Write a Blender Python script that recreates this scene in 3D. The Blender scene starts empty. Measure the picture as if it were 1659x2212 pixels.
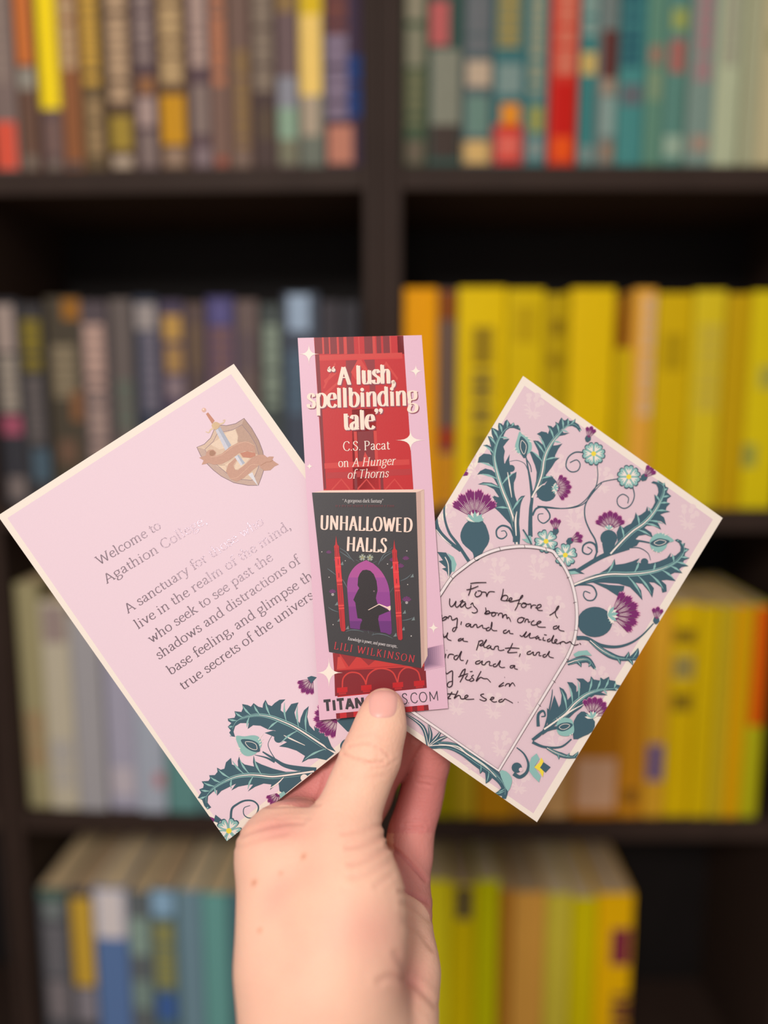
import bpy, bmesh, math, random
import numpy as np
from mathutils import Vector, Matrix
from mathutils.geometry import tessellate_polygon
from mathutils.bvhtree import BVHTree

# ------------------------------------------------------------------ camera, light, exposure
SC = bpy.context.scene
COL = SC.collection
F = 1660.0                      # focal length in pixels of the 1659 x 2212 frame
PITCH = math.radians(8.5)
CAM = Vector((0.0, 0.0, 1.35))
RT = Vector((1, 0, 0))
FW = Vector((0, math.cos(PITCH), -math.sin(PITCH)))
UP = Vector((0, math.sin(PITCH), math.cos(PITCH)))

def c2w(x, y, z):
    return CAM + RT * x + UP * y + FW * z

cd = bpy.data.cameras.new('camera')
cam = bpy.data.objects.new('camera', cd)
COL.objects.link(cam)
cam.location = CAM
cam.rotation_euler = (math.pi / 2 - PITCH, 0, 0)
cd.sensor_fit = 'VERTICAL'
cd.sensor_height = 34.6
cd.lens = 34.6 * F / 2212.0
cd.clip_start = 0.01
cd.dof.use_dof = True
cd.dof.focus_distance = 0.297
cd.dof.aperture_fstop = 2.15
SC.camera = cam

w = bpy.data.worlds.new('room_light')
SC.world = w
w.use_nodes = True
w.node_tree.nodes['Background'].inputs[0].default_value = (1.0, 0.96, 0.94, 1)
w.node_tree.nodes['Background'].inputs[1].default_value = 0.46

def area(name, loc, target, size, power, col):
    ld = bpy.data.lights.new(name, 'AREA')
    ld.shape = 'DISK'
    ld.size = size
    ld.energy = power
    ld.color = col
    o = bpy.data.objects.new(name, ld)
    COL.objects.link(o)
    o.location = loc
    o.rotation_euler = (Vector(target) - Vector(loc)).to_track_quat('-Z', 'Y').to_euler()
    return o
area('ceiling_lamp', (-0.40, -1.25, 2.30), (0, 0.6, 1.2), 0.5, 29.0, (1.0, 0.94, 0.89))
area('phone_torch', tuple(c2w(-0.076, 0.014, -0.01)), tuple(c2w(0.0, -0.03, 0.3)), 0.024, 0.125, (1.0, 0.96, 0.93))

SC.view_settings.view_transform = 'Standard'
SC.view_settings.look = 'None'
SC.view_settings.gamma = 1.0
SC.view_settings.use_curve_mapping = False
SC.view_settings.exposure = 0.0

# ------------------------------------------------------------------ helpers
def lin(c):
    return tuple(((v / 255) / 12.92 if v / 255 <= 0.04045 else ((v / 255 + 0.055) / 1.055) ** 2.4) for v in c)

MATS = {}
def mat(c, rough=0.6, metal=0.0, kind='plain', spec=0.35, gain=1.0):
    key = (tuple(c), rough, metal, kind, spec, gain)
    if key in MATS:
        return MATS[key]
    m = bpy.data.materials.new('%s_%d_%d_%d' % ((kind,) + tuple(int(v) for v in c)))
    m.use_nodes = True
    nt = m.node_tree
    b = nt.nodes['Principled BSDF']
    l = tuple(min(0.95, v * gain) for v in lin(c))
    b.inputs['Base Color'].default_value = (*l, 1)
    b.inputs['Roughness'].default_value = rough
    b.inputs['Metallic'].default_value = metal
    b.inputs['Specular IOR Level'].default_value = spec
    if kind in ('paper', 'wood', 'pages', 'spine', 'foil', 'sheen'):
        tc = nt.nodes.new('ShaderNodeTexCoord')
        mp = nt.nodes.new('ShaderNodeMapping')
        nz = nt.nodes.new('ShaderNodeTexNoise')
        nt.links.new(tc.outputs['Object'], mp.inputs[0])
        nt.links.new(mp.outputs[0], nz.inputs['Vector'])
        nz.inputs['Detail'].default_value = 4
        sc, amt, bump, dist = {'paper': (2500, 0.035, 0.10, 0.00003), 'sheen': (4200, 0.05, 0.5, 0.00005), 'wood': (25, 0.25, 0.15, 0.0006),
                         'pages': (60, 0.25, 0.5, 0.0005), 'spine': (120, 0.12, 0.1, 0.0003), 'foil': (1500, 0.1, 0.5, 0.00008)}[kind]
        nz.inputs['Scale'].default_value = sc
        if kind == 'wood':
            mp.inputs['Scale'].default_value = (1, 8, 0.6)
        if kind == 'pages':
            mp.inputs['Scale'].default_value = (30, 1, 1)
        mix = nt.nodes.new('ShaderNodeMix')
        mix.data_type = 'RGBA'
        mix.inputs[6].default_value = (*[v * (1 - amt) for v in l], 1)
        mix.inputs[7].default_value = (*[min(1, v * (1 + amt)) for v in l], 1)
        nt.links.new(nz.outputs[0], mix.inputs[0])
        nt.links.new(mix.outputs[2], b.inputs['Base Color'])
        bp = nt.nodes.new('ShaderNodeBump')
        bp.inputs['Strength'].default_value = bump
        bp.inputs['Distance'].default_value = dist
        nt.links.new(nz.outputs[0], bp.inputs['Height'])
        nt.links.new(bp.outputs[0], b.inputs['Normal'])
    MATS[key] = m
    return m

def link(name, me, parent=None, loc=None, rotz=None, mats=()):
    for m in mats:
        me.materials.append(m)
    o = bpy.data.objects.new(name, me)
    COL.objects.link(o)
    if parent is not None:
        o.parent = parent
    if loc is not None:
        o.location = loc
    if rotz is not None:
        o.rotation_euler = (0, 0, rotz)
    return o

def tag(o, label=None, cat=None, group=None, kind=None):
    for k, v in (('label', label), ('category', cat), ('group', group), ('kind', kind)):
        if v:
            o[k] = v
    return o

def empty(name, loc=(0, 0, 0), rotz=0.0):
    o = bpy.data.objects.new(name, None)
    o.empty_display_size = 0.02
    COL.objects.link(o)
    o.location = loc
    o.rotation_euler = (0, 0, rotz)
    return o

def box_mesh(name, x0, x1, y0, y1, z0, z1, bev=0.0, seg=2):
    bm = bmesh.new()
    bmesh.ops.create_cube(bm, size=1)
    for v in bm.verts:
        v.co = ((x0 + x1) / 2 + v.co.x * (x1 - x0), (y0 + y1) / 2 + v.co.y * (y1 - y0), (z0 + z1) / 2 + v.co.z * (z1 - z0))
    if bev:
        bmesh.ops.bevel(bm, geom=bm.edges[:], offset=bev, segments=seg, affect='EDGES', profile=0.5)
    me = bpy.data.meshes.new(name)
    bm.to_mesh(me)
    bm.free()
    return me

# ------------------------------------------------------------------ room
floor = link('floor', box_mesh('floor', -3, 3, -3, 1.6, -0.05, 0.0), mats=[mat((120, 95, 75), 0.5, kind='wood')])
tag(floor, kind='structure')
wall = link('wall_back', box_mesh('wall_back', -3, 3, 1.15, 1.25, 0.0, 2.6), mats=[mat((200, 192, 180), 0.9, kind='spine')])
tag(wall, kind='structure')

# ------------------------------------------------------------------ bookcases
SD = 0.72                                           # distance of the book spines
YAW = math.radians(3.0)
def ray(px, py):
    return RT * ((px - 829.5) / F) + UP * ((1106 - py) / F) + FW
def on_right(px, py):
    d = ray(px, py)
    return CAM + d * (SD / d.y)
HINGE = on_right(800, 1106)
LD = Vector((math.cos(YAW), -math.sin(YAW), 0))      # local +x of the left bookcase
LN = Vector((math.sin(YAW), math.cos(YAW), 0))       # local +y (into the shelf)
def on_left(px, py):
    d = ray(px, py)
    t = LN.dot(HINGE - CAM) / LN.dot(d)
    return CAM + d * t
# local x along the case front, measured from an origin on the spine plane
OR = Vector((on_right(829, 1106).x, SD, 0))
OL = Vector((HINGE.x, HINGE.y, 0))
def lx_right(px, py=1106):
    return on_right(px, py).x - OR.x, on_right(px, py).z
def lx_left(px, py=1106):
    p = on_left(px, py)
    return (Vector((p.x, p.y, 0)) - OL).dot(LD), p.z

SHELF = [1.35 + v for v in (0.512, 0.202, -0.105, -0.42, -0.735, -1.05)]
wood = mat((52, 39, 33), 0.6, kind='wood', spec=0.12)
dark = mat((24, 19, 18), 0.7, kind='wood', spec=0.2)
TH = 0.021
def bookcase(origin, yaw, x0, x1, label):
    e = empty('bookcase', origin, yaw)
    tag(e, label, 'bookcase', 'dark bookcases side by side')
    zt = SHELF[0] + 0.30
    fy, by = -0.008, 0.170
    for a, b in ((x0 - 0.0112, x0), (x1, x1 + 0.0112)):
        link('side_panel', box_mesh('side_panel', a, b, fy, by, 0, zt, 0.001, 1), e, mats=[wood])
    link('top_panel', box_mesh('top_panel', x0, x1, fy, by, zt - 0.02, zt, 0.001, 1), e, mats=[wood])
    link('plinth', box_mesh('plinth', x0, x1, 0.01, 0.03, 0, 0.06, 0.001, 1), e, mats=[wood])
    link('back_panel', box_mesh('back_panel', x0, x1, by - 0.006, by, 0.0, zt - 0.02), e, mats=[dark])
    for z in SHELF + [0.08]:
        link('shelf', box_mesh('shelf', x0, x1, fy + 0.002, by - 0.006, z - TH, z, 0.001, 1), e, mats=[wood])
    return e
xl0, xl1 = lx_left(38, 1500)[0], lx_left(787, 500)[0]
xr0, xr1 = lx_right(868, 500)[0], lx_right(1716, 1500)[0]
bookcase(OL, -YAW, xl0, xl1, 'dark brown bookcase on the left, holding brown, grey and blue paperbacks')
case_r = bookcase(OR, 0.0, xr0, xr1, 'dark brown bookcase on the right, holding teal and yellow paperbacks')
# cover strip over the gap between the two cases
gx = (OL + LD * (xl1 + 0.0112)).x - OR.x
link('cover_strip', box_mesh('cover_strip', gx + 0.0008, xr0 - 0.0114, -0.008, 0.004, 0, SHELF[0] + 0.30, 0.0005, 1), case_r, mats=[wood])
xf0 = xl0 - 0.013
bookcase(OL, -YAW, xf0 - 0.40, xf0 - 0.0112, 'dark brown bookcase at the far left edge, only its side panel in view')

# books: (px left, px right at the foot, px y of the spine top, spine colour, [(y0, y1, colour, from, to)], words)
T = 'title'
ROWS = {
 ('L', 1, 380, 'top left shelf'): [
  (-22, 33, -70, (122, 104, 98), [(262, 400, (214, 84, 62), 0, .9), (-60, 180, (140, 122, 112), .2, .8)], 'greyish brown paperback with a red foot'),
  (36, 76, -50, (104, 76, 62), [(-45, 138, (200, 112, 52), .08, .92), (146, 192, (146, 140, 128), .05, .95), (335, 372, (120, 108, 96), .2, .8)], 'brown paperback with an orange title block'),
  (79, 127, -60, (98, 78, 76), [(-55, 232, (255, 214, 20), .0, 1), (255, 330, (120, 94, 86), .25, .75), (345, 388, (118, 104, 92), .2, .8)], 'dark paperback with a bright yellow upper spine'),
  (130, 171, -50, (140, 88, 54), [(-45, 152, (182, 152, 116), .12, .88), (348, 382, (86, 78, 76), .1, .9)], 'rust brown paperback with a tan title'),
  (173, 222, -65, (98, 80, 56), [(-60, 200, (192, 150, 62), .14, .86), (212, 340, (156, 128, 90), .25, .85)], 'olive brown paperback with a mustard title'),
  (225, 286, -62, (80, 60, 48), [(-55, 236, (182, 152, 120), .15, .85), (248, 322, (158, 132, 52), .12, .88), (335, 386, (176, 156, 134), .14, .86)], 'dark brown paperback with a cream disc at its foot'),
  (289, 337, -50, (88, 70, 74), [(-40, 150, (142, 124, 118), .15, .85), (165, 202, (146, 100, 62), .2, .9), (210, 272, (166, 142, 134), .1, .9), (286, 368, (128, 110, 104), .15, .9)], 'plum grey paperback with a pale emblem'),
  (340, 403, -68, (92, 68, 50), [(-60, 195, (186, 156, 112), .14, .86), (204, 312, (198, 142, 28), .08, .92), (320, 366, (148, 122, 102), .15, .85)], 'brown paperback with a mustard panel under its title'),
  (406, 454, -55, (92, 72, 76), [(-50, 143, (172, 146, 134), .12, .88), (182, 290, (132, 114, 106), .15, .9), (318, 366, (130, 112, 114), .2, .95)], 'mauve brown paperback with a cream title'),
  (456, 490, -42, (126, 98, 86), [(-40, 184, (182, 118, 86), .1, .9), (338, 370, (152, 84, 68), .15, .95)], 'narrow salmon paperback'),
  (492, 540, -60, (114, 90, 80), [(105, 318, (136, 108, 68), .3, .9), (330, 366, (126, 104, 90), .2, .9)], 'plain warm brown paperback'),
  (543, 594, -55, (78, 62, 58), [(-50, 206, (134, 118, 102), .1, .9), (235, 300, (92, 76, 60), .3, .8)], 'charcoal brown paperback with a grey title'),
  (597, 643, -52, (108, 88, 88), [(-52, 25, (140, 112, 70), 0, 1), (165, 232, (138, 138, 146), 0, 1), (232, 300, (138, 164, 140), 0, 1), (300, 360, (120, 118, 96), 0, 1)], 'grey paperback shading to pale green at its foot'),
  (646, 700, -70, (108, 112, 100), [(-70, 30, (216, 180, 30), 0, .95), (30, 205, (236, 198, 108), .0, .9), (205, 292, (172, 154, 132), .1, .8)], 'yellow paperback with a cream lower spine'),
  (703, 781, -60, (64, 48, 66), [(-60, 70, (112, 66, 58), 0, .6), (75, 258, (130, 114, 132), 0, .6), (120, 262, (34, 62, 118), .6, 1), (270, 376, (186, 122, 100), .05, .75)], 'navy and lilac paperback beside the centre panels'),
 ],
 ('R', 1, 364, 'top right shelf'): [
  (872, 922, -45, (66, 84, 62), [(-40, 40, (140, 132, 110), .1, .9), (55, 140, (130, 126, 104), .1, .9), (150, 270, (108, 108, 78), .1, .9), (300, 350, (104, 92, 76), .1, .9)], 'moss green paperback with pale letters'),
  (924, 999, -62, (52, 78, 70), [(0, 96, (180, 90, 88), .05, .6), (105, 268, (128, 128, 112), .1, .95), (268, 340, (66, 54, 48), .0, 1)], 'dark green paperback with a red block high up'),
  (1001, 1064, -50, (80, 94, 96), [(-40, 115, (104, 106, 108), .1, .9), (130, 186, (184, 162, 138), .1, .95), (206, 292, (102, 130, 118), .1, .9), (304, 364, (206, 168, 104), 0, 1)], 'slate paperback with a tan foot'),
  (1067, 1136, -58, (58, 106, 108), [(-50, 100, (148, 132, 76), .1, .8), (135, 202, (120, 140, 134), .1, .9), (222, 268, (222, 138, 34), .25, .85), (268, 362, (196, 40, 30), 0, 1), (288, 338, (220, 106, 90), .15, .85)], 'teal paperback with a red and orange foot'),
  (1138, 1186, -48, (66, 116, 118), [(-40, 200, (144, 144, 118), .15, .75), (226, 282, (152, 148, 70), .2, .8), (298, 338, (126, 138, 132), .15, .85)], 'teal paperback with an olive emblem'),
  (1189, 1250, -66, (196, 50, 36), [(-60, 165, (204, 112, 88), .2, .9), (176, 290, (192, 22, 12), .1, .9), (294, 345, (226, 80, 14), .15, .85)], 'red paperback'),
  (1253, 1290, -40, (58, 120, 118), [(-35, 88, (132, 152, 142), .1, .9), (112, 160, (196, 168, 96), .05, .95), (314, 350, (118, 136, 130), .1, .9)], 'slim teal paperback with a straw coloured emblem'),
  (1292, 1336, -55, (108, 118, 114), [(60, 165, (92, 46, 42), .2, 1), (165, 200, (150, 132, 114), .2, 1), (205, 290, (134, 156, 148), .3, 1), (305, 345, (142, 118, 98), .3, .95)], 'grey paperback with a maroon block'),
  (1338, 1396, -50, (68, 130, 126), [(-40, 150, (40, 88, 98), 0, .8), (180, 225, (96, 100, 104), .1, .9)], 'deep teal paperback with a plain lower spine'),
  (1398, 1436, -45, (92, 132, 112), [(95, 136, (146, 116, 98), .1, .9), (150, 215, (122, 142, 112), .1, .9)], 'sea green paperback with a brown spot'),
  (1438, 1486, -60, (86, 128, 116), [(15, 60, (148, 156, 84), .2, .9), (82, 154, (162, 96, 88), .2, .85), (290, 336, (146, 166, 146), .1, .95)], 'sea green paperback with a dull red oval'),
  (1488, 1546, -52, (118, 138, 128), [(-45, 176, (156, 118, 120), .2, .8), (292, 328, (154, 132, 116), .2, .85)], 'grey green paperback with a pink title'),
  (1548, 1604, -60, (172, 178, 146), [(-55, 140, (152, 150, 128), .2, .8)], 'pale sage paperback'),
  (1607, 1642, -45, (162, 162, 130), [], 'narrow khaki paperback'),
  (1644, 1700, -56, (184, 172, 132), [(60, 110, (150, 146, 106), .2, .8)], 'straw coloured paperback cut by the picture edge'),
 ],
 ('L', 2, 1100, 'second left shelf'): [
  (-12, 48, 646, (56, 55, 60), [(658, 760, (160, 142, 132), .1, .85), (768, 890, (156, 144, 130), .15, .85), (898, 940, (158, 80, 100), .1, .9), (1030, 1080, (120, 108, 104), .2, .9)], 'black paperback with a pink band'),
  (51, 101, 655, (60, 57, 58), [(690, 800, (128, 112, 40), .1, .9), (815, 960, (100, 92, 90), .15, .8), (970, 1040, (74, 92, 104), .2, 1)], 'black paperback with an olive panel'),
  (104, 180, 640, (74, 66, 54), [(642, 690, (150, 100, 36), .5, 1), (745, 860, (134, 120, 96), .15, .8), (845, 910, (128, 88, 58), .6, .95), (950, 1000, (108, 82, 66), .2, .7)], 'olive black paperback with an amber corner'),
  (182, 240, 650, (84, 74, 78), [(700, 840, (184, 152, 138), .1, .85), (850, 990, (160, 136, 126), .15, .85)], 'grey paperback with a pale pink title'),
  (243, 291, 645, (102, 92, 88), [(820, 930, (96, 102, 92), .2, .9)], 'plain taupe paperback'),
  (294, 345, 640, (54, 60, 74), [(655, 712, (154, 144, 140), .1, .95), (718, 890, (112, 106, 118), .3, .95)], 'navy paperback with a pale disc'),
  (348, 401, 648, (78, 68, 86), [(680, 735, (184, 144, 76), .15, .9), (748, 805, (164, 128, 78), .2, .9), (815, 860, (136, 118, 122), .2, .9)], 'purple grey paperback with a gold title'),
  (403, 446, 652, (92, 76, 72), [(700, 800, (108, 88, 70), .2, .8)], 'brown paperback behind the postcard tip'),
  (449, 510, 640, (72, 66, 104), [(650, 700, (92, 86, 132), .2, .8), (705, 860, (116, 88, 88), .1, .9)], 'violet paperback'),
  (513, 561, 648, (106, 90, 86), [(720, 800, (94, 80, 84), .2, .8)], 'rosy brown paperback'),
  (564, 611, 655, (72, 78, 76), [(700, 880, (134, 146, 130), .15, .85)], 'dark paperback with a pale green title'),
  (614, 690, 632, (72, 78, 90), [(636, 715, (152, 170, 190), .15, .75), (760, 900, (84, 102, 118), .1, .6)], 'slate paperback with a pale blue head'),
  (693, 735, 650, (66, 62, 66), [], 'slim charcoal paperback'),
  (738, 778, 652, (60, 58, 62), [], 'black paperback touching the centre panels'),
 ],
 ('R', 2, 1100, 'second right shelf'): [
  (872, 944, 622, (232, 156, 0), [], 'orange paperback'),
  (946, 986, 624, (106, 84, 72), [(630, 690, (130, 66, 16), 0, 1), (925, 970, (158, 56, 24), .1, .9), (980, 1090, (206, 138, 20), 0, 1)], 'brown paperback with a red spot'),
  (988, 1090, 620, (224, 188, 0), [(705, 790, (150, 122, 20), .3, .75), (800, 920, (134, 112, 40), .3, .75), (930, 1010, (150, 126, 26), .3, .75)], 'thick yellow paperback with olive lettering'),
  (1092, 1171, 624, (210, 178, 0), [(660, 740, (188, 156, 0), .2, .8)], 'yellow paperback with faint lettering'),
  (1173, 1226, 634, (180, 150, 0), [(690, 722, (132, 104, 0), .3, .8), (768, 790, (140, 112, 0), .2, .8)], 'olive yellow paperback with dark bands'),
  (1228, 1322, 622, (222, 184, 0), [], 'thick plain golden yellow paperback'),
  (1324, 1362, 752, (200, 166, 0), [], 'short yellow paperback lower than its neighbours'),
  (1364, 1412, 622, (226, 164, 56), [(640, 900, (214, 174, 128), .4, .95)], 'orange paperback with a cream strip'),
  (1414, 1490, 632, (204, 168, 0), [(720, 800, (176, 144, 0), .2, .8)], 'mustard yellow paperback'),
  (1492, 1560, 626, (210, 184, 26), [(700, 890, (196, 172, 54), .2, .9)], 'lemon paperback with a pale strip'),
  (1562, 1614, 634, (190, 152, 0), [], 'ochre paperback'),
  (1616, 1690, 628, (212, 188, 6), [(790, 840, (170, 160, 60), .3, .8), (960, 1010, (150, 150, 60), .0, .4)], 'yellow paperback cut by the picture edge'),
 ],
 ('L', 3, 1745, 'third left shelf'): [
  (42, 92, 1262, (156, 146, 108), [(1540, 1660, (158, 132, 98), .1, .9)], 'khaki paperback next to the side panel'),
  (95, 156, 1300, (186, 176, 154), [(1310, 1390, (150, 132, 126), .1, .9), (1600, 1700, (170, 164, 158), .1, .9)], 'thick cream paperback'),
  (159, 221, 1330, (160, 156, 158), [], 'pale grey paperback'),
  (224, 286, 1335, (164, 160, 176), [(1660, 1720, (186, 176, 182), .1, .9)], 'lilac grey paperback'),
  (289, 351, 1330, (164, 170, 182), [(1670, 1700, (182, 130, 134), .6, .95)], 'blue grey paperback with a pink mark'),
  (354, 421, 1330, (96, 140, 136), [], 'pale teal paperback behind the postcard edge'),
  (424, 480, 1330, (84, 118, 122), [], 'dark teal paperback behind the postcard corner'),
 ],
 ('R', 3, 1765, 'third right shelf'): [
  (872, 944, 1310, (186, 176, 0), [], 'lime yellow paperback behind the little finger'),
  (946, 986, 1310, (168, 150, 0), [], 'olive paperback right of the little finger'),
  (988, 1032, 1306, (200, 168, 34), [], 'yellow paperback under the right postcard'),
  (1034, 1112, 1312, (204, 142, 16), [], 'golden brown paperback under the postcard'),
  (1114, 1176, 1308, (186, 130, 40), [], 'bronze paperback hidden by the postcard corner'),
  (1178, 1238, 1306, (214, 164, 104), [], 'tan paperback right of the postcard corner'),
  (1240, 1344, 1312, (186, 116, 14), [(1640, 1750, (214, 166, 130), .1, .95)], 'thick amber paperback with a pale label'),
  (1346, 1399, 1308, (206, 136, 24), [(1705, 1740, (146, 98, 30), .2, .8)], 'orange paperback with a brown mark'),
  (1401, 1446, 1312, (216, 160, 40), [(1610, 1690, (110, 90, 130), .1, .9)], 'light orange paperback with a purple mark'),
  (1448, 1502, 1306, (216, 178, 0), [(1360, 1395, (140, 112, 20), .0, .9), (1420, 1470, (150, 134, 76), .1, .9), (1500, 1540, (140, 112, 20), .1, .9)], 'yellow paperback with grey symbols'),
  (1504, 1546, 1310, (208, 174, 0), [], 'plain yellow paperback'),
  (1548, 1576, 1310, (196, 168, 28), [], 'slim yellow paperback'),
  (1578, 1614, 1310, (214, 158, 0), [], 'deep yellow paperback'),
  (1616, 1654, 1308, (178, 172, 16), [(1310, 1570, (214, 84, 0), .1, 1)], 'lime paperback with a red upper spine'),
 ],
 ('L', 4, 2420, 'fourth left shelf'): [
  (88, 150, 1922, (84, 84, 88), [(1924, 1945, (76, 106, 92), 0, 1), (1950, 1985, (120, 128, 126), .2, .8), (2000, 2110, (108, 106, 110), .15, .85), (2120, 2200, (124, 116, 118), .15, .85)], 'charcoal paperback with a green head'),
  (152, 203, 1926, (70, 70, 74), [(1944, 2135, (200, 160, 56), .05, .95), (2140, 2212, (134, 128, 134), .05, .95)], 'dark paperback with a mustard panel'),
  (205, 276, 1922, (92, 120, 166), [(1924, 2030, (216, 206, 204), .0, 1)], 'blue paperback with a white head'),
  (278, 326, 1930, (98, 104, 106), [(1985, 2065, (138, 160, 148), .1, .9), (2120, 2180, (124, 144, 136), .1, .9)], 'grey paperback with pale green letters'),
  (328, 382, 1922, (84, 108, 112), [(1925, 1980, (140, 174, 200), .05, .95), (1995, 2135, (146, 142, 84), .1, .9), (2148, 2205, (66, 98, 156), .1, .9)], 'teal paperback with a blue spot'),
  (384, 436, 1928, (112, 140, 152), [], 'slate blue paperback'),
  (438, 494, 1932, (104, 158, 152), [], 'aqua paperback'),
  (496, 545, 1936, (78, 110, 118), [], 'dark aqua paperback next to the wrist'),
  (547, 600, 1932, (96, 120, 130), [], 'grey blue paperback behind the hand'),
 ],
 ('R', 4, 2420, 'fourth right shelf'): [
  (905, 972, 1908, (216, 200, 24), [], 'lemon paperback next to the wrist'),
  (974, 1028, 1916, (212, 186, 0), [(1918, 1990, (64, 52, 54), .2, .8)], 'yellow paperback with a dark wedge'),
  (1030, 1078, 1908, (200, 196, 0), [], 'lime paperback'),
  (1080, 1104, 1926, (188, 124, 36), [], 'slim copper paperback'),
  (1106, 1176, 1928, (220, 160, 70), [], 'thick apricot paperback'),
  (1178, 1232, 1936, (206, 188, 60), [], 'pale lemon paperback'),
  (1234, 1288, 1944, (204, 186, 0), [], 'acid yellow paperback'),
  (1290, 1366, 1934, (228, 174, 0), [(2008, 2088, (122, 40, 60), .4, .95), (2150, 2300, (96, 44, 44), .5, 1)], 'golden paperback with a magenta patch'),
 ],
}
ORD = ['first', 'second', 'third', 'fourth', 'fifth', 'sixth', 'seventh', 'eighth', 'ninth', 'tenth', 'eleventh', 'twelfth', 'thirteenth', 'fourteenth', 'fifteenth']
random.seed(4)
pagem = [mat((206, 178, 136), 0.85, kind='pages'), mat((190, 160, 122), 0.85, kind='pages'), mat((216, 190, 150), 0.85, kind='pages')]
def book(side, row, vb, where, i, n, rec):
    xa, xb, vt, colr, pats, words = rec
    fn = lx_left if side == 'L' else lx_right
    org, yaw = (OL, -YAW) if side == 'L' else (OR, 0.0)
    zb = SHELF[row] + 0.0003
    vmid = (vb + max(vt, 0)) / 2 if row < 4 else 2060
    if row == 4:
        # the foot of this row lies below the frame: the table gives x near y 2060
        pass
    x0, x1 = fn(xa, vmid)[0], fn(xb, vmid)[0]
    lo, hi = (xl0, xl1) if side == 'L' else (xr0, xr1)
    x0, x1 = max(x0, lo + 0.0008), min(x1, hi - 0.0008)
    H = fn((xa + xb) / 2, vt)[1] - zb
    Wd = x1 - x0 - 0.0005
    D = random.uniform(0.126, 0.134) if row < 4 else random.uniform(0.138, 0.152)
    dy = random.uniform(0, 0.004)
    e = empty('book', org + (LD if side == 'L' else RT) * ((x0 + x1) / 2) + (LN if side == 'L' else Vector((0, 1, 0))) * dy + Vector((0, 0, zb)), yaw)
    tag(e, '%s, %s from left, %s' % (words, ORD[i], where), 'book', 'books on the ' + where)
    cm = mat(colr, 0.6, kind='spine', spec=0.12)
    h = Wd / 2
    t = min(0.0008, h * 0.2)
    # cover: rounded spine and two boards, one open shell
    prof = []
    for k in range(7):
        a = math.pi * k / 6
        prof.append((-h * math.cos(a), -0.0012 * math.sin(a) + 0.0012))
    out = [(-h, D)] + prof + [(h, D)]
    inn = [(h - t, D)] + [(h - t, 0.0022), (-h + t, 0.0022)] + [(-h + t, D)]
    ring = out + inn
    vs = [(x, y, z) for z in (0, H) for x, y in ring]
    m = len(ring)
    fs = [(k, (k + 1) % m, m + (k + 1) % m, m + k) for k in range(m)]
    tri = tessellate_polygon([[Vector((x, y, 0)) for x, y in ring]])
    for a, b, c in tri:
        fs.append((a, b, c)); fs.append((m + a, m + b, m + c))
    me = bpy.data.meshes.new('cover')
    me.from_pydata(vs, [], fs)
    bm = bmesh.new(); bm.from_mesh(me); bmesh.ops.recalc_face_normals(bm, faces=bm.faces); bm.to_mesh(me); bm.free()
    link('cover', me, e, mats=[cm])
    link('page_block', box_mesh('page_block', -h + t, h - t, 0.0022, D - 0.002, 0.0, H - 0.0012), e, mats=[pagem[i % 3]])
    for (va, vb2, pc, fa, fb) in pats:
        za = fn((xa + xb) / 2, vb2)[1] - zb
        zc = fn((xa + xb) / 2, va)[1] - zb
        za = max(za, 0.003); zc = min(zc, H - 0.002)
        if zc - za < 0.002:
            continue
        pm = mat(pc, 0.6, kind='spine', spec=0.12)
        wl = (zc - za)
        bm = bmesh.new()
        # lettering runs down the spine as separate characters when tall, else one emblem
        tall = wl > 0.045 and (fb - fa) < 0.83
        parts = []
        if tall:
            z = zc
            while z > za + 0.003:
                hgt = random.choice((0.006, 0.0085, 0.0085, 0.011))
                z2 = max(za, z - hgt)
                parts.append((z2, z))
                z = z2 - random.choice((0.0012, 0.0012, 0.0012, 0.004))
        else:
            parts.append((za, zc))
        w0, w1 = -h + fa * Wd, -h + fb * Wd
        for (p0, p1) in parts:
            N = 6
            grid = []
            for q in range(N + 1):
                x = w0 + (w1 - w0) * q / N
                x = max(-h * 0.998, min(h * 0.998, x))
                y = 0.0012 - 0.0012 * math.sqrt(max(0, 1 - (x / h) ** 2)) - 0.00012
                grid.append((x, y))
            lo_, hi_ = [bm.verts.new((x, y, p0)) for x, y in grid], [bm.verts.new((x, y, p1)) for x, y in grid]
            for q in range(N):
                bm.faces.new((lo_[q], lo_[q + 1], hi_[q + 1], hi_[q]))
        me = bpy.data.meshes.new('spine_print')
        bm.to_mesh(me); bm.free()
        link('spine_print', me, e, mats=[pm])
for (side, row, vb, where), recs in ROWS.items():
    for i, rec in enumerate(recs):
        book(side, row, vb, where, i, len(recs), rec)
# ------------------------------------------------------------------ printed cards
# plane of the fanned stack, in camera metres: depth = D0 + gx * x + gy * up
D0, GX, GY = 0.300, 0.08, 0.03
NRM = (RT * GX + UP * GY - FW).normalized()          # faces the camera
def cpt(px, py, off=0.0):
    """point on the plane of the cards, off metres in front of it"""
    a, b = (px - 829.5) / F, (1106 - py) / F
    z = (D0 - off * math.sqrt(1 + GX * GX + GY * GY)) / (1 - GX * a - GY * b)
    return c2w(a * z, b * z, z)

def crom(P, n=6, closed=False):
    P = [Vector((p[0], p[1])) for p in P]
    if len(P) < 3:
        return P
    out = []
    N = len(P)
    rng = range(N if closed else N - 1)
    for i in rng:
        p0 = P[(i - 1) % N] if closed else P[max(i - 1, 0)]
        p1 = P[i % N]
        p2 = P[(i + 1) % N]
        p3 = P[(i + 2) % N] if closed else P[min(i + 2, N - 1)]
        for k in range(n):
            t = k / n
            out.append(0.5 * ((2 * p1) + (p2 - p0) * t + (2 * p0 - 5 * p1 + 4 * p2 - p3) * t * t + (3 * p1 - p0 - 3 * p2 + p3) * t ** 3))
    if not closed:
        out.append(P[-1])
    return out

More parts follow.
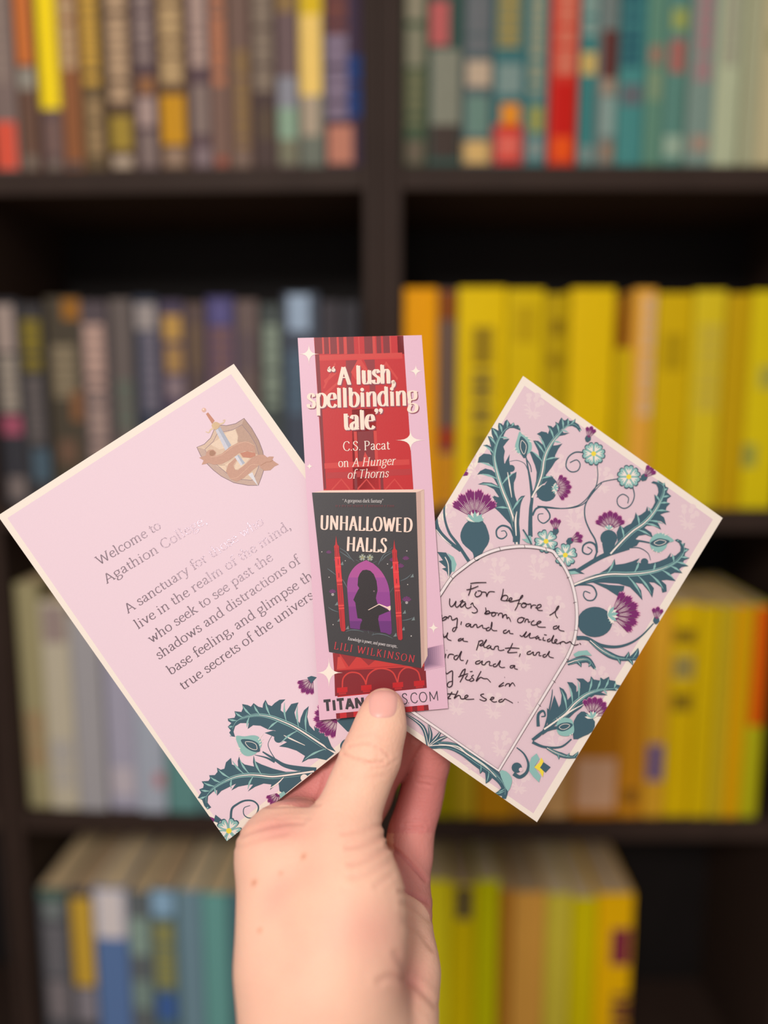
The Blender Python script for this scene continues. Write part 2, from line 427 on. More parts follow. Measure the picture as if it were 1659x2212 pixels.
def pairs(s):
    v = [float(x) for x in s.replace(',', ' ').split()]
    return list(zip(v[0::2], v[1::2]))

class Art:
    """flat print on one card: polygons clipped to the card, stacked a few microns apart"""
    STEP = 6e-6
    seq = 0
    def __init__(self, card, quad, off, mk):
        self.card, self.quad, self.off, self.mk = card, [Vector(q) for q in quad], off, mk
        self.parts = {}
        self.T = (0, 0, 1)
        self.part = 'print'
        self.layer = 1
    def zoom(self, ox, oy, s):
        self.T = (ox, oy, s)
    def px(self, p):
        return Vector((self.T[0] + p[0] / self.T[2], self.T[1] + p[1] / self.T[2]))
    def begin(self, name, gap=1):
        self.key = (name, len(self.parts))
        self.parts[self.key] = []
        self.layer += gap
    def clip(self, poly):
        q = self.quad
        for i in range(4):
            a, b = q[i], q[(i + 1) % 4]
            e = b - a
            def side(p):
                return e.x * (p.y - a.y) - e.y * (p.x - a.x)
            out = []
            for j in range(len(poly)):
                p, r = poly[j], poly[(j + 1) % len(poly)]
                sp, sr = side(p), side(r)
                if sp >= 0:
                    out.append(p)
                if (sp >= 0) != (sr >= 0):
                    t = sp / (sp - sr)
                    out.append(p + (r - p) * t)
            poly = out
            if len(poly) < 3:
                return []
        return poly
    def convex(self, pts, col, raw=False, dl=0):
        P = pts if raw else [self.px(p) for p in pts]
        # pull ink 0.3 px inside nothing: clip exactly at the card edge
        P = self.clip(P)
        if len(P) >= 3:
            self.parts[self.key].append((P, col, self.layer + dl + (self.seq % 10) * 0.09))
    def poly(self, pts, col, smooth=0, dl=0, raw=False):
        self.seq += 1
        pts = crom(pts, smooth, True) if smooth else [Vector((p[0], p[1])) for p in pts]
        V = [p if raw else self.px(p) for p in pts]
        for t in tessellate_polygon([[v.to_3d() for v in V]]):
            self.convex([V[i] for i in t], col, raw=True, dl=dl)
    def stroke(self, pts, col, w0, w1=None, wm=None, smooth=6, closed=False, dl=0, raw=False, nib=None):
        """ribbon; widths in zoom units; nib=(a, b, ux, uy) gives pen contrast"""
        s = 1.0 if raw else self.T[2]
        self.seq += 1
        C = crom(pts, smooth, closed) if smooth else [Vector((p[0], p[1])) for p in pts]
        C = [p if raw else self.px(p) for p in C]
        C2 = [C[0]]
        for p in C[1:]:
            if (p - C2[-1]).length > 0.02:
                C2.append(p)
        C = C2
        if closed:
            C.append(C[0].copy())
        n = len(C)
        if n < 2:
            return
        w1 = w0 if w1 is None else w1
        L, R = [], []
        for i in range(n):
            if closed and i in (0, n - 1):
                d = C[1] - C[n - 2]
            else:
                d = C[min(i + 1, n - 1)] - C[max(i - 1, 0)]
            if d.length < 1e-9:
                d = Vector((1, 0))
            d.normalize()
            nn = Vector((-d.y, d.x))
            t = i / (n - 1)
            if nib:
                a, b, ux, uy = nib
                h = math.sqrt((a * nn.dot(ux)) ** 2 + (b * nn.dot(uy)) ** 2)
            elif wm is not None:
                h = ((w0 * (1 - 2 * t) + wm * 2 * t) if t < .5 else (wm * (2 - 2 * t) + w1 * (2 * t - 1))) / s / 2
            else:
                h = (w0 + (w1 - w0) * t) / s / 2
            L.append(C[i] + nn * h)
            R.append(C[i] - nn * h)
        for i in range(n - 1):
            self.convex([L[i], R[i], R[i + 1]], col, raw=True, dl=dl)
            self.convex([L[i], R[i + 1], L[i + 1]], col, raw=True, dl=dl)
    def disc(self, c, r, col, n=16, dl=0, ry=None):
        ry = r if ry is None else ry
        self.seq += 1
        self.convex([(c[0] + r * math.cos(2 * math.pi * k / n), c[1] + ry * math.sin(2 * math.pi * k / n)) for k in range(n)], col, dl=dl)
    # ---- motifs
    def leaf(self, rib, tips, dk, lt, cr, body=34, hl=9, sweep=0.5, outline=None):
        R = crom(pairs(rib), 10)
        S = [0.0]
        for i in range(1, len(R)):
            S.append(S[-1] + (R[i] - R[i - 1]).length)
        tot = S[-1]
        def at(s):
            s = max(0, min(tot, s))
            for i in range(1, len(S)):
                if S[i] >= s:
                    f = (s - S[i - 1]) / max(1e-9, S[i] - S[i - 1])
                    return R[i - 1].lerp(R[i], f)
            return R[-1]
        if outline:
            self.poly(pairs(outline), dk)
        else:
            self.stroke(R, dk, body * 0.8, body * 0.55, wm=body * 1.45, smooth=0)
        hls = []
        for tp in pairs(tips):
            tp = Vector(tp)
            i = min(range(len(R)), key=lambda k: (R[k] - tp).length)
            d = (R[i] - tp).length
            if d < 8:
                continue
            sb = S[i] - d * sweep
            hw = max(16, min(60, d * 0.46))
            A, B = at(sb - hw), at(sb + hw)
            M = at(sb)
            tan = (at(sb + 6) - at(sb - 6))
            tan = tan.normalized() if tan.length > 0 else Vector((0, -1))
            def q(a, c, b, n=8):
                return [a * (1 - t) ** 2 + c * 2 * t * (1 - t) + b * t * t for t in [k / n for k in range(n + 1)]]
            back = -tan * d * 0.16
            out = (tp - M).normalized()
            c1 = A.lerp(tp, 0.50) + tan * d * 0.13
            c2 = B.lerp(tp, 0.50) + tan * d * 0.26
            o = q(A, c1, tp) + q(tp, c2, B)[1:]
            if not outline:
                self.poly(o, dk)
            hls.append((M, (c1 + c2) / 2, tp))
        for M, c, tp in hls:
            pts = [M * (1 - t) ** 2 + c * 2 * t * (1 - t) + tp * t * t for t in (0.05, 0.25, 0.45, 0.65, 0.86)]
            self.stroke(pts, lt, 2, 1.5, wm=hl * 1.35, smooth=3, dl=1)
        self.stroke([R[int(len(R) * k / 12)] + Vector((3, 0)) for k in range(0, 12)], lt, 3, 2, wm=hl * .9, smooth=4, dl=2)
        for sg in (-1, 1):
            side = []
            for k in range(1, 10):
                i = int(len(R) * k / 12)
                tg = (R[min(i + 2, len(R) - 1)] - R[max(i - 2, 0)]).normalized()
                side.append(R[i] + Vector((-tg.y, tg.x)) * sg * body * (.42 - .03 * k))
            self.stroke(side, lt, 2, 1.5, wm=hl * .55, smooth=4, dl=2)
        self.stroke([R[int(len(R) * k / 12)] for k in range(0, 8)], cr, hl * 1.2, 2, wm=hl, smooth=4, dl=3)
        self.layer += 4
    def fan(self, c, ang, r, spread, purple, pink, cream, n=5):
        """thistle tuft: petals from c, pointing to ang (degrees, y down image), with scalloped tips"""
        c = Vector(c)
        for k in range(n):
            a0 = math.radians(ang - spread + 2 * spread * k / n)
            a1 = math.radians(ang - spread + 2 * spread * (k + 1) / n)
            am = (a0 + a1) / 2
            rr = r * (1 - 0.14 * abs((k + .5) / n * 2 - 1))
            def P(a, q):
                return c + Vector((math.cos(a), math.sin(a))) * q
            w_ = (a1 - a0)
            o = [P(a1 - w_ * .1, r * .13), P(a0 + w_ * .1, r * .13), P(a0 + w_ * .05, rr * .6), P(a0 + w_ * .02, rr * .86)]
            m = 4
            for j in range(m):
                f0 = a0 + w_ * (0.02 + .96 * j / m)
                f1 = a0 + w_ * (0.02 + .96 * (j + 1) / m)
                bulge = 1 - .06 * abs(j + .5 - m / 2)
                o += [P(f0 + (f1 - f0) * .2, rr * .97 * bulge), P((f0 + f1) / 2, rr * 1.02 * bulge), P(f0 + (f1 - f0) * .85, rr * .97 * bulge)]
            o += [P(a1 - w_ * .02, rr * .86), P(a1 - w_ * .05, rr * .6)]
            big = [Vector((am_.x, am_.y)) for am_ in o]
            self.poly([c + (v - c) * 1.035 for v in big], pink)
            self.poly(big, purple, dl=1)
            for j in range(3):
                aa = a0 + w_ * (0.27 + .23 * j)
                self.stroke([P(aa, rr * .3), P(aa, rr * .5), P(aa, rr * (.72 if j == 1 else .64))], cream, r * .006, r * .004, wm=r * .015, smooth=3, dl=2)
        self.layer += 3
    def calyx(self, c, ang, r, lt, wh):
        c = Vector(c)
        for k in range(7):
            a = math.radians(ang - 66 + 22 * k)
            d = Vector((math.cos(a), math.sin(a)))
            n_ = Vector((-d.y, d.x))
            self.poly([c - n_ * r * .08, c + d * r * .6 - n_ * r * .17, c + d * r, c + d * r * .6 + n_ * r * .17, c + n_ * r * .08], lt if k % 2 else wh, dl=k % 2)
        self.layer += 2
    def blossom(self, c, r, lt, dk, wh, ye, rot=0, n=5):
        c = Vector(c)
        for k in range(n):
            a = math.radians(rot + 360 / n * k)
            d = Vector((math.cos(a), math.sin(a)))
            t = Vector((-d.y, d.x))
            def shape(s):
                return crom([c + d * r * .10, c + d * r * .45 * s - t * r * .30 * s, c + d * r * .88 * s - t * r * .40 * s, c + d * r * s - t * r * .16, c + d * r * .90 * s,
                             c + d * r * s + t * r * .16, c + d * r * .88 * s + t * r * .40 * s, c + d * r * .45 * s + t * r * .30 * s], 3, True)
            self.poly(shape(1.05), dk)
            self.poly(shape(0.95), lt, dl=1)
            for q in (-.25, 0, .25):
                self.stroke([c + d * r * .2, c + d * r * .5 + t * r * q * .5, c + d * r * .76 + t * r * q], wh, 2, 2, wm=r * .13, smooth=3, dl=2)
        self.disc(c, r * .22, ye, dl=3)
        self.layer += 4
    def bud(self, c, ang, r, base, purple, pink, cream):
        self.fan(c, ang, r, 30, purple, pink, cream, 3)
        c = Vector(c)
        d = Vector((math.cos(math.radians(ang)), math.sin(math.radians(ang))))
        t = Vector((-d.y, d.x))
        self.poly([c + d * r * .22 + t * r * .17, c + d * r * .12, c + d * r * .25 - t * r * .17, c - t * r * .22, c - d * r * .2 - t * r * .08, c - d * r * .2 + t * r * .08, c + t * r * .22], base)
    def eye(self, outer, eye, lt, dk, wh, spikes=()):
        self.poly(pairs(outer), lt, smooth=4)
        e = pairs(eye)
        self.poly(e, dk, smooth=4, dl=2)
        cx = sum(p[0] for p in e) / len(e); cy = sum(p[1] for p in e) / len(e)
        self.stroke([(cx + (x - cx) * .62, cy + (y - cy) * .62) for x, y in e], wh, 5, closed=True, smooth=4, dl=3)
        for sp in spikes:
            P = pairs(sp)
            self.stroke(P, wh, 9, 1, smooth=0, dl=1)
        self.layer += 4
    def spark(self, c, rx, ry, col):
        c = Vector(c)
        o = []
        for k in range(4):
            a = math.pi / 2 * k
            d = Vector((math.cos(a) * (rx), math.sin(a) * ry))
            e = Vector((math.cos(a + math.pi / 2) * rx, math.sin(a + math.pi / 2) * ry))
            for j in range(6):
                t = j / 6
                o.append(c + d * (1 - t) ** 2.2 + e * t ** 2.2)
        self.poly(o, col)
    # ---- emit
    def build(self, matfn):
        for (name, k), faces in self.parts.items():
            if not faces:
                continue
            vs, fs, mi, ml = [], [], [], {}
            for P, colr, lay in faces:
                b = len(vs)
                for p in P:
                    vs.append(self.card.matrix_world.inverted() @ cpt(p.x, p.y, self.off + lay * self.STEP) if False else cpt(p.x, p.y, self.off + lay * self.STEP) - self.card.location)
                ix = list(range(b, len(vs)))
                nrm = (vs[b + 1] - vs[b]).cross(vs[b + 2] - vs[b])
                if nrm.dot(NRM) < 0:
                    ix.reverse()
                fs.append(ix)
                mi.append(ml.setdefault(colr, len(ml)))
            me = bpy.data.meshes.new(name)
            me.from_pydata([tuple(v) for v in vs], [], fs)
            for colr in ml:
                me.materials.append(matfn(colr))
            me.polygons.foreach_set('material_index', mi)
            o = bpy.data.objects.new(name, me)
            COL.objects.link(o)
            o.parent = self.card

def card_object(name, quad, off, thick, m_face, label, cat):
    """a thin card: slab with its front face 'off' in front of the plane"""
    c0 = sum((cpt(x, y, off) for x, y in quad), Vector()) / 4
    e = bpy.data.objects.new(name, None)
    e.empty_display_size = 0.02
    COL.objects.link(e)
    e.location = c0
    tag(e, label, cat)
    N = 8
    bm = bmesh.new()
    g = [[None] * (N + 1) for _ in range(N + 1)]
    gb = [[None] * (N + 1) for _ in range(N + 1)]
    q = [Vector(v) for v in quad]
    for i in range(N + 1):
        for j in range(N + 1):
            u, v = i / N, j / N
            p = q[0] * (1 - u) * (1 - v) + q[1] * u * (1 - v) + q[2] * u * v + q[3] * (1 - u) * v
            g[i][j] = bm.verts.new(cpt(p.x, p.y, off) - c0)
            gb[i][j] = bm.verts.new(cpt(p.x, p.y, off) - NRM * thick - c0)
    for i in range(N):
        for j in range(N):
            bm.faces.new((g[i][j], g[i + 1][j], g[i + 1][j + 1], g[i][j + 1]))
            bm.faces.new((gb[i][j], gb[i][j + 1], gb[i + 1][j + 1], gb[i + 1][j]))
    for i in range(N):
        bm.faces.new((g[i][0], gb[i][0], gb[i + 1][0], g[i + 1][0]))
        bm.faces.new((g[i][N], g[i + 1][N], gb[i + 1][N], gb[i][N]))
        bm.faces.new((g[0][i], g[0][i + 1], gb[0][i + 1], gb[0][i]))
        bm.faces.new((g[N][i], gb[N][i], gb[N][i + 1], g[N][i + 1]))
    bmesh.ops.recalc_face_normals(bm, faces=bm.faces)
    me = bpy.data.meshes.new('card_stock')
    bm.to_mesh(me); bm.free()
    link('card_stock', me, e, mats=[m_face])
    return e

# ------------------------------------------------------------------ pen lettering
GL = {
 'a': (44, 'c 9 36 14 44 23 46 31 41 32 31 32 10 35 3 42 3;c 32 27 20 24 10 18 8 10 14 2 23 3 32 11'),
 'b': (50, 'l 12 74 12 4;l 4 71 12 74;c 12 34 20 44 30 46 42 36 44 23 40 9 29 1 19 2 12 8'),
 'c': (42, 'c 37 36 32 44 23 46 12 40 6 24 10 9 22 1 32 3 39 10'),
 'd': (50, 'c 38 36 28 46 18 44 8 34 6 20 11 6 22 1 32 5 38 12;l 38 74 38 2;s 42 1 5;l 31 72 38 74'),
 'e': (42, 'l 8 27 37 27;c 37 27 34 41 24 46 12 40 6 24 10 8 22 1 32 3 39 10'),
 'f': (29, 'c 35 69 30 74 22 73 15 64 15 50 15 30 15 2;l 4 44 30 44;s 15 1 9'),
 'g': (46, 'c 22 46 10 42 8 31 13 20 23 18 34 22 37 32 33 43 22 46;c 14 20 9 12 14 6 30 4 40 -4 36 -17 20 -23 7 -17 8 -7 16 2;l 33 42 44 44'),
 'h': (53, 'l 12 74 12 1;s 12 1 8;l 4 71 12 74;c 12 33 21 43 32 46 39 40 40 28 40 1;s 40 1 8'),
 'i': (26, 'l 13 45 13 1;s 13 1 8;l 5 43 13 45;d 13 62'),
 'k': (50, 'l 12 74 12 1;s 12 1 8;l 12 20 36 44;l 20 26 42 2;s 36 45 7;s 42 1 7;l 4 71 12 74'),
 'l': (25, 'l 12 74 12 1;s 12 1 8;l 4 71 12 74'),
 'm': (78, 'l 12 45 12 1;s 12 1 7;l 4 43 12 45;c 12 34 20 43 29 46 36 41 38 30 38 1;s 38 1 7;c 38 34 46 43 55 46 62 41 64 30 64 1;s 64 1 7'),
 'n': (53, 'l 12 45 12 1;s 12 1 8;l 4 43 12 45;c 12 33 21 43 32 46 39 40 40 28 40 1;s 40 1 8'),
 'o': (48, 'c 24 46 11 41 6 24 11 6 24 1 37 6 42 24 37 41 24 46'),
 'p': (50, 'l 12 45 12 -23;s 12 -23 8;l 4 43 12 45;c 12 34 20 44 30 46 42 38 44 24 40 8 29 1 19 3 12 9'),
 'r': (36, 'l 12 45 12 1;s 12 1 8;l 4 43 12 45;c 12 31 19 42 27 46 34 43'),
 's': (36, 'c 30 36 26 44 17 46 9 40 9 33 18 26 28 20 31 12 26 3 16 1 7 5 5 13'),
 't': (30, 'l 14 58 14 12;c 14 13 16 4 22 2 29 6;l 5 44 28 44'),
 'u': (52, 'l 12 45 12 16;c 12 16 14 4 22 1 32 4 39 12;l 39 45 39 2;s 43 1 5;l 5 44 12 45;l 32 44 39 45'),
 'v': (46, 'l 8 45 23 2;l 23 2 39 45;s 8 45 7;s 39 45 6'),
 'w': (68, 'l 8 45 22 2;l 22 2 34 42;l 34 42 47 2;l 47 2 61 45;s 8 45 7;s 61 45 6'),
 'y': (46, 'l 8 45 24 3;c 40 45 24 3 16 -16 8 -22 4 -18;s 8 45 7;s 40 45 6'),
 ',': (18, 'c 9 5 12 0 10 -8 5 -13;d 9 4'), '.': (18, 'd 9 4'), ' ': (24, ''),
 '<': (48, 'q 15 74 7 62 10 54;d 11 53;q 35 74 27 62 30 54;d 31 53'), '>': (48, 'd 10 70;q 12 70 14 60 6 50;d 30 70;q 32 70 34 60 26 50'),
 'A': (64, 'l 30 68 8 1;l 31 68 56 1;l 15 24 47 24;s 8 1 7;s 56 1 8'),
 'B': (58, 'l 14 67 14 1;c 14 67 34 67 43 59 42 46 30 37 14 36;c 14 36 34 36 47 28 46 10 32 1 14 1'),
 'C': (62, 'c 55 54 48 66 36 69 18 62 8 36 16 10 34 0 48 3 56 15'),
 'D': (70, 'l 14 67 14 1;c 14 67 34 67 54 58 62 35 54 10 34 1 14 1;s 12 67 6;s 12 1 6'),
 'E': (56, 'l 14 67 14 1;l 14 67 46 67;l 14 35 38 35;l 14 1 48 1;s 12 67 6;s 12 1 6'),
 'H': (72, 'l 14 67 14 1;l 56 67 56 1;l 14 35 56 35;s 14 67 8;s 14 1 8;s 56 67 8;s 56 1 8'),
 'I': (30, 'l 15 67 15 1;s 15 67 8;s 15 1 8'),
 'K': (64, 'l 14 67 14 1;l 14 28 46 67;l 26 42 52 2;s 14 67 8;s 14 1 8;s 46 67 7;s 52 1 8'),
 'L': (54, 'l 14 67 14 1;l 14 1 46 1;l 46 1 49 13;s 14 67 8;s 12 1 6'),
 'M': (84, 'l 14 1 14 67;l 14 67 42 12;l 42 12 70 67;l 70 67 70 1;s 14 1 8;s 70 1 8'),
 'N': (72, 'l 14 1 14 67;l 14 67 57 1;l 57 1 57 67;s 14 1 8;s 57 67 8;s 12 67 6'),
 'O': (72, 'c 36 68 18 61 8 34 18 8 36 1 54 8 64 34 54 61 36 68'),
 'P': (54, 'l 14 67 14 1;c 14 67 34 67 45 58 44 42 32 33 14 33;s 14 1 8;s 12 67 6'),
 'S': (50, 'c 42 55 38 65 27 69 14 64 11 52 20 42 34 32 42 20 36 5 24 0 12 4 8 16'),
 'T': (60, 'l 30 67 30 1;l 6 67 54 67;s 30 1 8'),
 'U': (68, 'l 13 67 13 25;c 13 25 16 6 34 0 50 6 54 25;l 54 67 54 25;s 13 67 7;s 54 67 7'),
 'W': (92, 'l 8 67 28 1;l 28 1 46 62;l 46 62 66 1;l 66 1 84 67;s 8 67 8;s 84 67 7'),
}
def write(art, txt, p0, p1, cap, col, a=0.05, b=0.022, serif=True, italic=0.0, dl=0, track=0, tallx=False):
    """set txt on the baseline p0-p1 (zoom units), cap height in zoom units; a, b nib half axes in em of cap"""
    A, B = art.px(p0), art.px(p1)
    cap = cap / art.T[2]
    ux = (B - A).normalized()
    uy = Vector((ux.y, -ux.x))
    W = sum(GL[c][0] + track for c in txt) - track
    sx = (B - A).length / W
    sy = cap / 68.0
    na, nb = a * cap, b * cap
    x = 0
    for c in txt:
        wd, d = GL[c]
        def P(u, v):
            if tallx:
                v = v * 1.18 if v <= 46 else 54.3 + (v - 46) * 0.66
            return A + ux * ((x + u) * sx + italic * v * sy) + uy * (v * sy)
        for piece in d.split(';'):
            tk = piece.split()
            if not tk:
                continue
            v = [float(q) for q in tk[1:]]
            if tk[0] == 'd':
                r = max(na * 1.05, 0.045 * cap)
                cc = P(v[0], v[1])
                pts = [cc + ux * r * math.cos(k * math.pi / 5) + uy * r * math.sin(k * math.pi / 5) for k in range(10)]
                art.convex(pts, col, raw=True, dl=dl)
            elif tk[0] == 'q':
                art.stroke([P(v[0], v[1]), P(v[2], v[3]), P(v[4], v[5])], col, 0.05 * cap, 0.05 * cap, wm=0.08 * cap, smooth=4, dl=dl, raw=True)
            elif tk[0] == 's':
                if serif:
                    art.stroke([P(v[0] - v[2], v[1]), P(v[0] + v[2], v[1])], col, 1, smooth=0, dl=dl, raw=True, nib=(nb, nb, ux, uy))
            else:
                pts = [P(v[i], v[i + 1]) for i in range(0, len(v), 2)]
                if not serif and tk[0] == 'l' and len(pts) == 2 and abs(v[0] - v[2]) < 9 and abs(v[1] - v[3]) < 5:
                    pass
                else:
                    art.stroke(pts, col, 1, smooth=(5 if tk[0] == 'c' else 0), dl=dl, raw=True, nib=(na, nb, ux, uy))
        x += wd + track
# ------------------------------------------------------------------ the three cards
DK, LT, WH = (66, 97, 110), (146, 192, 186), (246, 232, 222)
PU, PK, YE = (126, 38, 108), (226, 150, 186), (246, 222, 70)
CREAM = (248, 234, 220)
paper = lambda c: mat(c, 0.62, kind='paper', spec=0.3, gain=0.82)
sheen = lambda c: mat(c, 0.42, kind='sheen', spec=0.4, gain=0.84)
def leftmat(c):
    if c == 'foil':
        return mat((140, 122, 130), 0.27, 0.85, 'foil', 0.5)
    if isinstance(c, tuple) and len(c) == 4:
        return mat(c[:3], 0.6, 0.0, 'foil', 0.3, 0.80)
    return paper(c)

# ---- left postcard
QL = [(-5, 1114), (505, 786), (967, 1438), (490, 1817)]
left = card_object('postcard', QL, -0.0030, 0.0004, paper(CREAM),
    'lavender pink postcard with a crest and silver foil lettering, left of the bookmark', 'postcard')
A = Art(left, QL, -0.0030, leftmat)
A.begin('printed_ground')
PINK1 = (240, 212, 222)
A.poly([(16, 1119), (499, 808), (948, 1440), (486, 1798)], PINK1)
A.zoom(370, 780, 5.184)
A.begin('printed_crest', 3)
SH = '285,965 330,1060 400,1150 470,1220 560,1290 700,1362 860,1392 975,1392 1010,1300 1036,1220 1042,1110 1025,1010 980,890 900,750 815,640 720,700 620,722 540,716 480,765 440,860 370,930'
SI = '375,990 430,1080 520,1170 640,1270 780,1325 900,1335 940,1280 975,1190 985,1060 950,940 880,820 790,712 690,770 590,790 520,800 470,900'
A.poly(pairs(SH), (206, 176, 162, 1))
A.poly(pairs('815,640 900,750 980,890 1025,1010 1042,1110 985,1110 985,1060 950,940 880,820 790,712'), (190, 158, 142, 1), dl=1)
A.poly(pairs('285,965 370,930 440,860 480,765 520,800 470,900 375,990'), (224, 194, 172, 1), dl=1)
A.poly(pairs(SI), (226, 196, 172, 1), dl=2)
A.poly(pairs('720,760 790,712 880,820 950,940 985,1060 900,1010 800,930 740,900 750,840'), (198, 164, 146, 1), dl=3)
A.poly(pairs('600,810 715,762 745,850 735,930 660,960 540,990 440,935 520,880'), (240, 214, 190, 1), dl=4)
A.poly(pairs('500,1170 560,1200 640,1260 600,1160 720,1090 880,1085 800,1180 720,1220 690,1170'), (240, 212, 186, 1), dl=4)
A.stroke(pairs(SH), (126, 104, 116), 5, closed=True, smooth=0, dl=5)
A.stroke(pairs(SI), (150, 128, 140), 5, closed=True, smooth=0, dl=5)
A.stroke(pairs('300,965 350,965 375,990'), (236, 210, 190, 1), 5, smooth=0, dl=5)
A.layer += 6
A.poly(pairs('495,775 548,738 672,942 606,1002'), (214, 212, 222, 1))
A.poly(pairs('520,757 548,738 672,942 640,972'), (182, 186, 200, 1), dl=1)
A.poly(pairs('708,1072 755,1048 826,1140 780,1172'), (222, 220, 228, 1))
A.poly(pairs('738,1056 755,1048 826,1140 800,1160'), (186, 190, 202, 1), dl=1)
A.poly(pairs('862,1272 908,1245 975,1402'), (230, 226, 230, 1))
A.poly(pairs('388,592 412,574 486,668 456,702'), (206, 144, 120, 1))
A.disc((366, 548), 25, (232, 186, 166, 1))
A.disc((360, 541), 10, (250, 226, 210, 1), dl=1)
A.stroke(pairs('385,790 420,800 440,770 480,745 500,715 550,705 585,690 600,660 575,665'), (232, 204, 172, 1), 8, 6, wm=26, dl=1)
A.poly(pairs('450,720 490,680 540,700 530,740 490,770'), (222, 190, 150, 1), smooth=3, dl=2)
A.layer += 4
RB = (208, 162, 142, 1)
A.poly(pairs('312,1082 352,1068 385,1058 392,1020 425,992 470,990 503,1020 492,1062 560,1040 660,960 760,905 860,898 930,945 945,1040 900,1012 820,1008 750,1035 650,1110 560,1155 470,1160 420,1138 385,1152 340,1160 362,1112'), RB)
A.poly(pairs('430,1010 470,1000 495,1030 470,1060 430,1055'), (180, 136, 112, 1), smooth=2, dl=1)
A.poly(pairs('770,1030 850,1010 940,1030 945,1060 890,1085 800,1075'), (206, 142, 120, 1), dl=1)
A.stroke(pairs('440,1075 560,1050 700,950 830,905 930,945'), (236, 196, 172, 1), 4, dl=2)
A.poly(pairs('612,1235 640,1150 720,1085 735,1120 705,1170 712,1215 745,1222 830,1155 900,1085 975,1048 1040,1050 1075,1078 1100,1068 1148,1070 1130,1108 1205,1158 1155,1180 1110,1222 1040,1228 1000,1195 985,1165 900,1230 810,1310 730,1350 660,1318'), RB)
A.stroke(pairs('1000,1170 1060,1135 1110,1125 1140,1108'), (180, 130, 106, 1), 5, dl=2)
A.stroke(pairs('660,1318 740,1300 830,1220 900,1160 985,1165'), (232, 190, 164, 1), 4, dl=2)
A.stroke(pairs('720,1215 700,1170 730,1120'), (236, 206, 180, 1), 5, dl=2)
A.zoom(180, 1080, 3.253)
A.begin('foil_lettering', 3)
for txt, p, q in (('Welcome to', (110, 462), (552, 196)), ('Agathion College,', (163, 590), (872, 160)),
    ('A sanctuary for those who', (312, 800), (1275, 165)), ('live in the realm of the mind,', (383, 910), (1462, 200)),
    ('who seek to see past the', (478, 1010), (1338, 418)), ('shadows and distractions of', (532, 1124), (1530, 440)),
    ('base feeling, and glimpse the', (612, 1234), (1660, 522)), ('true secrets of the universe', (700, 1340), (1665, 658))):
    write(A, txt, p, q, 66, 'foil', a=0.062, b=0.03)
A.zoom(400, 1420, 4.366)
A.begin('printed_thistle', 3)
A.stroke(pairs('430,1520 440,1430 490,1385 560,1352 640,1355 688,1400 680,1460 640,1508 590,1512 552,1478 556,1420 612,1398'), DK, 22, 6, wm=13)
A.stroke(pairs('850,960 800,880 783,810 828,722'), DK, 8, 4)
A.disc((880, 764), 42, DK)
A.poly(pairs('750,712 830,690 990,720 1180,900 900,838 960,800'), DK)
A.stroke(pairs('930,735 1000,770 1130,830'), WH, 4, 4, wm=14, dl=1)
A.leaf('1420,905 1300,830 1150,730 1020,650 880,590 740,545 600,555 500,590 450,650 430,740',
       '1165,462 1068,425 945,396 757,400 645,432 538,440 465,508 402,578 404,655 425,750 585,675 770,700 885,838 1100,992', DK, LT, WH, body=62, hl=14,
       outline='1415,900 1380,840 1340,740 1280,700 1215,690 1170,640 1150,560 1165,460 1120,500 1090,570 1080,620 1045,580 1030,520 1068,425 1000,440 960,500 940,530 900,500 905,440 945,396 890,400 845,430 815,460 780,445 757,400 735,440 730,475 690,465 645,432 620,465 590,450 538,440 545,480 530,515 465,508 475,545 465,570 402,578 405,600 435,620 402,655 430,690 415,710 440,745 470,750 455,700 470,650 520,620 600,620 590,675 640,640 710,645 780,680 850,690 880,720 930,730 960,800 885,840 960,850 1050,880 1130,930 1100,992 1160,960 1240,950 1330,970')
A.begin('printed_thistle', 1)
A.poly(pairs('1215,650 1330,700 1350,800 1420,890 1340,860 1230,740'), DK)
A.poly(pairs('1100,1080 1230,1060 1160,1112 940,1290 890,1262 880,1180 800,1250 820,1170'), DK)
A.disc((1122, 1136), 34, WH, dl=1)
A.stroke(pairs('1235,1068 1080,1050 940,1020 840,960 730,890'), DK, 60, 12)
A.stroke(pairs('845,985 760,945 655,920'), DK, 26, 4)
A.leaf('1215,1075 1000,1105 820,1125 640,1108 480,1125 340,1185 235,1262 190,1340 215,1415',
       '650,930 508,935 432,948 300,1040 226,1115 160,1170 136,1245 120,1332 210,1432 590,1266 438,1252 300,1300', DK, LT, WH, body=58, hl=14,
       outline='1100,1075 950,1080 830,1050 720,1010 660,980 645,925 640,990 650,1030 560,1010 520,980 508,935 495,980 500,1030 440,1010 432,948 385,990 370,1050 335,1060 300,1040 305,1080 280,1110 226,1112 235,1140 220,1165 155,1170 175,1200 170,1230 133,1245 150,1275 118,1325 160,1345 180,1400 210,1435 245,1415 210,1370 215,1310 260,1270 300,1250 300,1305 340,1260 420,1220 480,1190 435,1255 500,1220 600,1200 640,1200 590,1265 660,1220 740,1190 820,1200 900,1150 1000,1120 1110,1110')
A.stroke(pairs('800,1235 870,1190 930,1130'), WH, 6, 4, wm=14)
A.begin('printed_thistle', 1)
A.eye('478,745 560,745 640,735 692,750 720,800 712,850 662,910 590,932 535,905 505,840', '525,778 610,775 680,805 702,850 700,890 640,888 572,850', LT, DK, WH,
      ('690,780 740,720', '700,800 745,770', '700,830 742,800', '520,860 470,840', '520,880 478,880', '530,900 500,930', '480,760 440,760'))
A.fan((1205, 195), 128, 178, 42, PU, PK, WH, 5)
A.poly(pairs('1150,190 1190,175 1240,188 1215,215 1190,250'), DK)
A.fan((1440, 560), 165, 240, 68, PU, PK, WH, 8)
A.poly(pairs('1430,600 1500,560 1650,560 1620,720 1530,700'), DK)
A.fan((885, 1275), 122, 150, 44, PU, PK, WH, 5)
